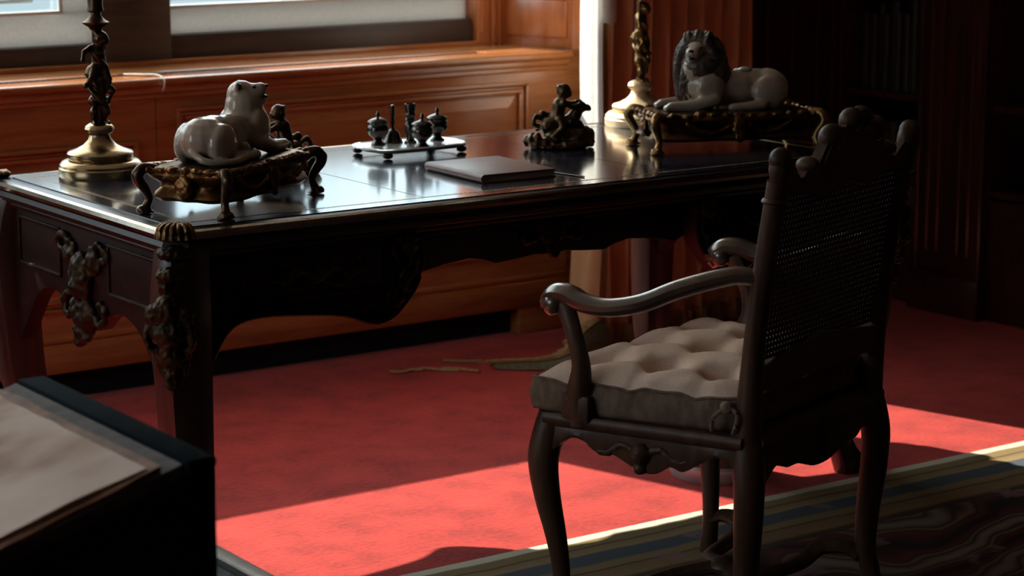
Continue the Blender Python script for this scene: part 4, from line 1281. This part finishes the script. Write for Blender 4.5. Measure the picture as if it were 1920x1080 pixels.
MB().tube([(0.03, 0, 0.004), (0.06, 0, 0.005), (0.085, 0, 0.004)], [0.004, 0.0048, 0.004], n=8).build('handle', M_bronze, pk)
# small pale foot-mark like disc: a coaster at the far right end

# ================================================================ armchair
ch = thing('armchair', 'carved dark wooden armchair with caned back, seen from behind', 'chair', (0.99, -0.73, 0.0085), math.atan2(0.322, 0.947))
def c_(mb, name, m=None, parent=None, **k):
    return mb.build(name, m or M_chair, parent or ch, **k)
XB, XF, YF, ZS = 0.2535, 0.3075, 0.432, 0.432
def stile_pt(s_, z):
    """centre line of a back upright (s_ = -1 left, 1 right)"""
    q = max(0.0, (z - ZS)) / 0.52
    return Vector((s_ * (XB - 0.016 + 0.010 * q), 0.016 - 0.020 * q - 0.048 * q * q, z))
for s_ in (-1, 1):
    pts = [stile_pt(s_, z) for z in (0.40, 0.48, 0.58, 0.68, 0.78, 0.86, 0.905)]
    m = MB().tube(smoothpath(pts, 4), lerplist([0.026, 0.024, 0.0205, 0.0195, 0.019, 0.0195, 0.021], 4), n=12, flat=(1.05, 1.05), up=(0, 1, 0))
    p = stile_pt(s_, 0.87)
    m.ell(p, (0.026, 0.026, 0.009))
    b = stile_pt(s_, 0.928)
    m.ell(b, (0.027, 0.022, 0.034))
    m.ell(b + Vector((s_ * 0.004, 0, 0.018)), (0.024, 0.021, 0.022))
    c_(m, 'back_upright')
# crest rail with stepped scrolls
crz = [(-0.235, 0.885), (-0.235, 0.925), (-0.212, 0.928), (-0.200, 0.918), (-0.188, 0.905), (-0.172, 0.905), (-0.163, 0.918), (-0.150, 0.930), (-0.132, 0.925), (-0.126, 0.918), (-0.120, 0.935), (-0.108, 0.962), (-0.085, 0.984), (-0.058, 0.986), (-0.045, 0.982), (-0.040, 0.998), (-0.022, 1.010), (0.0, 1.013)]
crz = crz + [(-x, z) for x, z in crz[-2::-1]]
low = [(0.235 - 0.0, 0.880)] + [(x, 0.862 + 0.018 * abs(x / 0.235) ** 2 + 0.010 * math.cos(x * 40)) for x in [0.2, 0.16, 0.12, 0.08, 0.04, 0, -0.04, -0.08, -0.12, -0.16, -0.2]] + [(-0.235, 0.880)]
def lean(x, z):
    return stile_pt(1, z).y
cm = MB()
b = bmesh.new()
ol = crz + low
A = [b.verts.new((x, lean(x, z) - 0.016, z)) for x, z in ol]
B = [b.verts.new((x, lean(x, z) + 0.016, z)) for x, z in ol]
b.faces.new(A); b.faces.new(B[::-1])
for i in range(len(ol)):
    b.faces.new((A[i], B[i], B[(i + 1) % len(ol)], A[(i + 1) % len(ol)]))
bmesh.ops.recalc_face_normals(b, faces=list(b.faces))
bmesh.ops.bevel(b, geom=[e for e in b.edges if len(e.link_faces) == 2 and e.calc_face_angle(0) > 1.0], offset=0.007, segments=3, affect='EDGES')
bmesh.ops.triangulate(b, faces=[f for f in b.faces if len(f.verts) > 4])
cm.add(b)
for (x, z, r) in ((-0.150, 0.924, 0.016), (0.150, 0.924, 0.016), (-0.082, 0.968, 0.026), (0.082, 0.968, 0.026), (-0.018, 0.994, 0.024), (0.018, 0.994, 0.024)):
    cm.ell((x, lean(x, z), z), (r * 1.15, 0.024, r))
c_(cm, 'crest_rail')
# bottom rail of the back
bz = [0.515, 0.575]
rows = []
for i in range(15):
    x = -0.235 + 0.47 * i / 14
    top_ = 0.572 + 0.012 * math.cos(x / 0.235 * PI)
    rows.append([(x, lean(x, 0.52) - 0.014, 0.512), (x, lean(x, 0.57) - 0.014, top_), (x, lean(x, 0.57) + 0.014, top_), (x, lean(x, 0.52) + 0.014, 0.512)])
c_(MB().grid(rows, closed_v=True, cap=True), 'lower_back_rail')
# caning: real woven strands
cn = MB()
z0, z1 = 0.57, 0.895
nx, nz = 40, 30
for i in range(nx + 1):
    x = -0.226 + 0.452 * i / nx
    rows = []
    for k in range(13):
        z = z0 + (z1 - z0) * k / 12
        y = lean(x, z)
        rows.append([(x - 0.0039, y - 0.0006, z), (x + 0.0039, y - 0.0006, z), (x + 0.0039, y + 0.0006, z), (x - 0.0039, y + 0.0006, z)])
    cn.grid(rows, closed_v=True, cap=True)
for k in range(nz + 1):
    z = z0 + (z1 - z0) * k / nz
    y = lean(0, z) + 0.0004
    h = 0.0037
    rows = []
    for i in range(2):
        x = -0.228 + 0.456 * i
        rows.append([(x, y - 0.0006, z - h), (x, y - 0.0006, z + h), (x, y + 0.0006, z + h), (x, y + 0.0006, z - h)])
    cn.grid(rows, closed_v=True, cap=True)
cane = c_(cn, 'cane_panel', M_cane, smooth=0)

# seat rails with carved lower edges
def rail(p0, p1, prof, th, name):
    """p0, p1: corner points in plan; prof: list of (u 0..1, z of lower edge)"""
    p0 = Vector((p0[0], p0[1], 0)); p1 = Vector((p1[0], p1[1], 0))
    d = (p1 - p0).normalized(); n_ = Vector((d.y, -d.x, 0))
    c0 = Vector((0, 0.21, 0))
    if ((p0 + p1) / 2 + n_ - c0).length < ((p0 + p1) / 2 - n_ - c0).length:
        n_ = -n_
    prof = [(v.x, v.y) for v in smoothpath([(u, z, 0) for u, z in prof], 4)]
    rows = []
    for u, z in prof:
        q = p0.lerp(p1, u)
        a = q + n_ * 0.010; c = q - n_ * th
        ring = [Vector((c.x, c.y, z)), Vector((a.x, a.y, z)), Vector((a.x, a.y, z + 0.006)) + n_ * 0.003, Vector((q.x, q.y, 0.405)) + n_ * 0.008, Vector((q.x, q.y, 0.412)) + n_ * 0.016, Vector((q.x, q.y, 0.424)) + n_ * 0.018, Vector((q.x, q.y, ZS)) + n_ * 0.012, Vector((c.x, c.y, ZS))]
        rows.append([tuple(v) for v in ring])
    r = MB().grid(rows, closed_v=True, cap=True)
    o = c_(r, name, smooth=50)
    # carved shell and leaves at the middle of the rail
    mid = p0.lerp(p1, 0.5) + n_ * 0.010
    zc = 0.375
    balls = [(Vector((mid.x, mid.y, zc)), (0.020, 0.020, 0.022)), (Vector((mid.x, mid.y, zc - 0.026)), (0.014, 0.014, 0.014))]
    bones = []
    for s2 in (-1, 1):
        bones.append((smoothpath([mid + Vector((0, 0, zc)) + d * s2 * 0.01 - n_ * 0.004, mid + Vector((0, 0, zc + 0.012)) + d * s2 * 0.04 - n_ * 0.003, mid + Vector((0, 0, zc - 0.008)) + d * s2 * 0.075 - n_ * 0.004, mid + Vector((0, 0, zc + 0.004)) + d * s2 * 0.11 - n_ * 0.005], 4), lerplist([0.010, 0.008, 0.008, 0.005], 4)))
    sculpt('carving', balls, bones, M_chair, o, 0.003, 2, 0.002, 120)
side_prof = [(0.03, 0.335), (0.09, 0.365), (0.17, 0.388), (0.25, 0.380), (0.31, 0.362), (0.37, 0.366), (0.45, 0.350), (0.52, 0.340), (0.58, 0.342), (0.64, 0.358), (0.70, 0.352), (0.78, 0.372), (0.85, 0.388), (0.92, 0.376), (0.97, 0.335)]
rail((-XF, YF), (-XB, 0.0), side_prof, 0.022, 'seat_rail')
rail((XF, YF), (XB, 0.0), side_prof, 0.022, 'seat_rail')
rail((-XB, 0.0), (XB, 0.0), [(0.03, 0.33), (0.09, 0.345), (0.16, 0.365), (0.23, 0.352), (0.32, 0.350), (0.42, 0.334), (0.5, 0.330), (0.58, 0.334), (0.68, 0.350), (0.77, 0.352), (0.84, 0.372), (0.91, 0.362), (0.97, 0.33)], 0.022, 'seat_rail')
rail((-XF, YF), (XF, YF), side_prof, 0.022, 'seat_rail')
# caned seat board under the cushion
c_(MB().prism([(-XB + .01, 0.01), (XB - .01, 0.01), (XF - .01, YF - .01), (-XF + .01, YF - .01)], ZS - 0.012, ZS - 0.002, 'xy'), 'seat_board', M_cane)

# legs
def chair_leg(x, y, ox, oy, front):
    zs = [0.425, 0.38, 0.33, 0.26, 0.18, 0.10, 0.045, 0.0]
    if front:
        of = [-0.018, -0.010, -0.004, -0.010, -0.022, -0.030, -0.026, -0.020]
        rd = [0.028, 0.031, 0.030, 0.026, 0.021, 0.0175, 0.018, 0.020]
    else:
        of = [-0.018, -0.010, -0.004, -0.006, -0.012, -0.014, -0.006, 0.0]
        rd = [0.028, 0.030, 0.029, 0.027, 0.024, 0.021, 0.020, 0.021]
    zz, oo, rr = lerplist(zs, 4), lerplist(of, 4), lerplist(rd, 4)
    m = MB().tube([(x + ox * o_, y + oy * o_, z) for z, o_ in zip(zz, oo)], rr, n=14, flat=(1.0, 1.0), up=(0, 1, 0))
    lg = c_(m, 'leg')
    if front:
        # scroll at the toe
        c_(MB().tube(smoothpath([(x + ox * -0.024, y + oy * -0.024, 0.05), (x + ox * -0.006, y + oy * -0.006, 0.030), (x + ox * 0.004, y + oy * 0.004, 0.018), (x + ox * -0.004, y + oy * -0.004, 0.0125)], 4), 0.011, n=10), 'scroll_toe', None, lg)
    return lg
chair_leg(-XF, YF, -1, 1, True)
chair_leg(XF, YF, 1, 1, True)
chair_leg(-XB, 0, -1, -1, False)
chair_leg(XB, 0, 1, -1, False)
# serpentine crossed stretcher
def lx(sx, sy):
    x = sx * (XF - 0.03 if sy > 0 else XB - 0.02); y = (YF - 0.03) if sy > 0 else 0.02
    return Vector((x, y, 0.075))
cen = Vector((0, 0.20, 0.085))
for sx, sy in ((-1, 1), (1, 1), (-1, -1), (1, -1)):
    a = lx(sx, sy)
    d = (cen - a).normalized(); n_ = Vector((-d.y, d.x, 0)) * (1 if sx * sy > 0 else -1)
    L_ = (cen - a).length
    pts = [a, a + d * 0.015 + n_ * 0.030 + Vector((0, 0, 0.012)), a + d * 0.065 + n_ * 0.058 + Vector((0, 0, 0.006)), a + d * 0.12 + n_ * 0.030 + Vector((0, 0, -0.014)), a + d * (L_ * 0.70) - n_ * 0.02 + Vector((0, 0, -0.012)), cen]
    c_(MB().tube(smoothpath(pts, 6), lerplist([0.014, 0.017, 0.018, 0.016, 0.015, 0.018], 6), n=10, flat=(1.2, 0.85)), 'stretcher')
c_(MB().ell(cen, (0.035, 0.035, 0.018)), 'stretcher_boss')

# arms and their supports
for s_ in (-1, 1):
    sp = stile_pt(s_, 0.725)
    pts = [sp + Vector((0, 0.005, 0.0)), sp + Vector((s_ * 0.014, 0.05, 0.004)), Vector((s_ * 0.292, 0.13, 0.700)), Vector((s_ * 0.312, 0.20, 0.668)), Vector((s_ * 0.320, 0.27, 0.652)), Vector((s_ * 0.318, 0.325, 0.654)), Vector((s_ * 0.310, 0.365, 0.664)), Vector((s_ * 0.303, 0.398, 0.660)), Vector((s_ * 0.298, 0.418, 0.640)), Vector((s_ * 0.296, 0.408, 0.622))]
    m = MB().tube(smoothpath(pts, 5), lerplist([0.018, 0.020, 0.021, 0.021, 0.021, 0.022, 0.023, 0.024, 0.020, 0.013], 5), n=12, flat=(1.05, 0.85))
    m.ell((s_ * 0.318, 0.398, 0.642), (0.014, 0.020, 0.020)).ell((s_ * 0.288, 0.398, 0.642), (0.014, 0.020, 0.020))
    ar = c_(m, 'arm', M_arm)
    pts = [Vector((s_ * 0.292, 0.345, 0.415)), Vector((s_ * 0.300, 0.348, 0.47)), Vector((s_ * 0.312, 0.335, 0.53)), Vector((s_ * 0.314, 0.350, 0.59)), Vector((s_ * 0.306, 0.378, 0.645))]
    m = MB().tube(smoothpath(pts, 5), lerplist([0.028, 0.024, 0.018, 0.016, 0.018], 5), n=12, flat=(0.9, 1.1), up=(0, 1, 0))
    m.box(s_ * 0.296 - 0.022, s_ * 0.296 + 0.022, 0.315, 0.380, 0.42, 0.475, 0.008)
    c_(m, 'arm_support')

# ---- tufted squab cushion lying on the seat
cs = thing('seat_cushion', 'buttoned beige linen cushion with brown sides lying on the armchair seat', 'cushion', (0.99, -0.73, 0.0085), math.atan2(0.322, 0.947))
nu, nv = 66, 56
btn = [(u, v) for v in (0.2, 0.5, 0.8) for u in (0.2, 0.5, 0.8)]
def plan(u, v):
    hw_ = (XB - 0.012) + (XF + 0.012 - XB + 0.012) * v
    y = 0.035 + (YF + 0.022 - 0.035) * v
    x = (2 * u - 1) * hw_
    # rounded corners and a softly pulled outline
    e = 1 - 0.018 * (abs(2 * u - 1) ** 6) * (abs(2 * v - 1) ** 6) * 2
    cy = 0.245
    return x * e, cy + (y - cy) * e
def height(u, v):
    eu = min(u, 1 - u); ev = min(v, 1 - v)
    h = 0.062 + 0.034 * (1 - math.exp(-eu / 0.06)) * (1 - math.exp(-ev / 0.06))
    for bu, bv in btn:
        d2 = (u - bu) ** 2 * 0.36 + (v - bv) ** 2 * 0.20
        h -= 0.046 * math.exp(-d2 / 0.0014)
    # creases run between neighbouring buttons and out to the edge
    for k in (0.2, 0.5, 0.8):
        h -= 0.011 * math.exp(-((u - k) * 0.6) ** 2 / 0.00035) * (0.45 + 0.55 * math.cos(v * 2 * PI / 0.3 - 0.2 * 2 * PI / 0.3) * 0.5 + 0.275)
        h -= 0.011 * math.exp(-((v - k) * 0.45) ** 2 / 0.00035) * (0.45 + 0.55 * math.cos(u * 2 * PI / 0.3 - 0.2 * 2 * PI / 0.3) * 0.5 + 0.275)
    h += 0.004 * noise.noise(Vector((u * 9, v * 9, 1.3)))
    return h
zc0 = ZS + 0.001
rows = []
for i in range(nu + 1):
    u = i / nu
    rows.append([(*plan(u, j / nv), zc0 + height(u, j / nv)) for j in range(nv + 1)])
topm = MB().grid(rows)
topo = topm.build('top_cover', M_cushion, cs, smooth=80)
ring = [(i / nu, 0.0) for i in range(nu + 1)] + [(1.0, j / nv) for j in range(1, nv + 1)] + [(1 - i / nu, 1.0) for i in range(1, nu + 1)] + [(0.0, 1 - j / nv) for j in range(1, nv)]
rows = []
for t in (1.0, 0.85, 0.5, 0.15, 0.0):
    r = []
    for u, v in ring:
        x, y = plan(u, v)
        k = 1 + 0.022 * math.sin(PI * t)
        wob_ = 0.002 * math.sin(u * 40 + v * 33)
        r.append((x * k, 0.245 + (y - 0.245) * k + wob_, zc0 + height(u, v) * t))
    rows.append(r)
sd = MB().grid(rows, closed_v=True)
sd.bm.faces.new([v for v in sd.bm.verts][-len(ring):])
sd.build('side_band', M_cushside, cs, smooth=80)
pp = []
for u, v in ring + ring[:1]:
    x, y = plan(u, v)
    pp.append((x * 1.002, 0.245 + (y - 0.245) * 1.002, zc0 + height(u, v) + 0.0005))
MB().tube(pp, 0.0032, n=6).build('piping', M_cushside, cs, smooth=80)
for bu, bv in btn:
    x, y = plan(bu, bv)
    MB().ell((x, y, zc0 + height(bu, bv) + 0.002), (0.008, 0.008, 0.004)).build('button', M_cushion, cs)
# cord tie at the rear corner
tm = MB()
tm.tube(smoothpath([(-0.235, 0.06, zc0 + 0.05), (-0.262, 0.045, zc0 + 0.055), (-0.270, 0.02, zc0 + 0.04), (-0.268, 0.03, zc0 + 0.005)], 5), 0.004, n=6)
tm.ell((-0.266, 0.045, zc0 + 0.052), (0.010, 0.014, 0.012))
tm.tube(smoothpath([(-0.262, 0.05, zc0 + 0.05), (-0.272, 0.07, zc0 + 0.03), (-0.268, 0.075, zc0 + 0.004)], 5), 0.004, n=6)
tm.build('tie', M_cushside, cs)

# ================================================================ waste bin under the desk
wb = thing('waste_bin', 'round dark bin with pale metal foot band standing under the desk', 'bin', (1.55, 0.235, 0))
n = 40
MB().lathe([(0, 0.035), (0.100, 0.035), (0.108, 0.15), (0.116, 0.27), (0.119, 0.275), (0.114, 0.275), (0.106, 0.15), (0.098, 0.045), (0, 0.045)], n=n).build('body', M_bin, wb)
MB().lathe([(0, 0.0), (0.104, 0.0), (0.108, 0.006), (0.108, 0.032), (0.102, 0.038), (0, 0.038)], n=n).build('foot_band', M_binrim, wb)

# ================================================================ black reading stand with an open old volume, left foreground
rs = thing('reading_stand', 'black box-like reading stand in the left foreground, cropped by the frame', 'lectern', (-0.85, -0.92, 0))
def r_(mb, name, m, parent=None, **k):
    o = mb.build(name, m, parent or rs, **k)
    o.matrix_parent_inverse = Matrix.Translation((0.85, 0.92, 0))
    return o
SL = 0.30
XR, Y0, Y1, ZR = -0.541, -1.21, -0.645, 0.700
def zs_(x):
    return ZR + 0.010 + (x - (XR - 0.045)) * SL
body = [(XR, 0.0085), (XR, ZR), (XR - 0.040, ZR), (XR - 0.045, zs_(XR - 0.045) - 0.029), (-1.15, zs_(-1.15) - 0.029), (-1.15, 0.0085)]
r_(MB().prism(body, Y0, Y1, 'xz', 0.004), 'box_body', M_standblk)
r_(MB().box(XR - 0.042, XR + 0.002, Y0, Y1, ZR - 0.012, ZR + 0.002, 0.003), 'back_ledge', M_teal)
ov = thing('old_volume', 'open old volume with beige page and worn leather edge on the black stand', 'book', (-0.85, -0.92, 0.60))
def v_(mb, name, m, parent=None, **k):
    o = mb.build(name, m, parent or ov, **k)
    o.matrix_parent_inverse = Matrix.Translation((0.85, 0.92, -0.60))
    return o
xa, xb = -1.10, XR - 0.047
def slab(x0, x1, y0, y1, h0, h1, wave=0.0, n=30, k=12, seed=1.0):
    m = MB()
    topr, botr = [], []
    for i in range(n + 1):
        x = x0 + (x1 - x0) * i / n
        r1, r2 = [], []
        for j in range(k + 1):
            y = y0 + (y1 - y0) * j / k
            ed_ = 0.0
            if j == 0:
                ed_ = wave * 0.9 * noise.noise(Vector((x * 9, seed, 0.0)))
            if i == n:
                ed2 = wave * 0.5 * noise.noise(Vector((y * 14, seed, 3.0)))
            else:
                ed2 = 0
            zt = zs_(x) + h1 + wave * 0.45 * noise.noise(Vector((x * 6, y * 6, seed)))
            r1.append((x + ed2, y + ed_, zt))
            r2.append((x + ed2, y + ed_, zs_(x) + h0))
        topr.append(r1); botr.append(r2)
    m.grid(topr)
    m.grid(botr)
    # side walls
    for a, b_ in ((topr[0], botr[0]), (topr[-1], botr[-1])):
        m.grid([a, b_])
    m.grid([[r[0] for r in topr], [r[0] for r in botr]])
    m.grid([[r[-1] for r in topr], [r[-1] for r in botr]])
    bmesh.ops.remove_doubles(m.bm, verts=m.bm.verts, dist=1e-5)
    return m
v_(slab(xa, xb, Y0 + 0.005, Y1 - 0.006, -0.029, -0.012), 'cover_board', M_cover)
v_(slab(xa, xb - 0.030, Y0 + 0.008, Y1 - 0.02, -0.012, -0.003, 0.012, seed=4.0), 'leather_edge', M_oldleather, smooth=60)
v_(slab(xa, xb - 0.048, Y0 + 0.020, Y1 - 0.03, -0.006, 0.002, 0.014, n=50, k=20, seed=2.0), 'open_page', M_page, smooth=60)
sl = Vector((1, 0, SL)).normalized()
def onpage(x, y, h=0.02):
    return (x, y, zs_(x) + h)
pc = MB()
b = bmesh.new()
P3 = [onpage(-0.842, -0.985, 0.010), onpage(-0.815, -1.005, 0.020), onpage(-0.842, -1.020, 0.012)]
a = [b.verts.new(p) for p in P3]; c = [b.verts.new((p[0], p[1], p[2] - 0.0012)) for p in P3]
b.faces.new(a); b.faces.new(c[::-1])
for i in range(3):
    b.faces.new((a[i], c[i], c[(i + 1) % 3], a[(i + 1) % 3]))
pc.add(b)
v_(pc, 'folded_paper_corner', M_white, smooth=0)

# low pale-edged glass-topped case beside the stand
gc = thing('display_case', 'low display case with pale grey frame edge beside the black stand', 'display case', (-0.32, -0.95, 0))
def gcb(mb, name, m):
    o = mb.build(name, m, gc)
    o.matrix_parent_inverse = Matrix.Translation((0.32, 0.95, 0))
    return o
gcb(MB().box(-0.50, -0.165, -1.5, -0.40, 0.04, 0.27, 0.004), 'case_body', M_standblk)
gcb(MB().box(-0.165, -0.135, -1.5, -0.40, 0.262, 0.300, 0.006).box(-0.50, -0.165, -0.43, -0.40, 0.262, 0.300, 0.006), 'frame', M_greytrim)
gcb(MB().box(-0.18, -0.166, -1.5, -0.43, 0.27, 0.296, 0.003), 'seal', M_black_void)
gcb(MB().box(-0.50, -0.18, -1.5, -0.43, 0.275, 0.292, 0.002), 'glass_top', noise_mat('grey_glass', [(0.16, 0.18, 0.20), (0.22, 0.24, 0.26)], 3, 0.15))
for x in (-0.47, -0.19):
    for y in (-1.45, -0.45):
        gcb(MB().lathe([(0, 0), (0.018, 0), (0.02, 0.04), (0, 0.041)], x, y, 0.0085, n=16), 'foot', M_standblk)
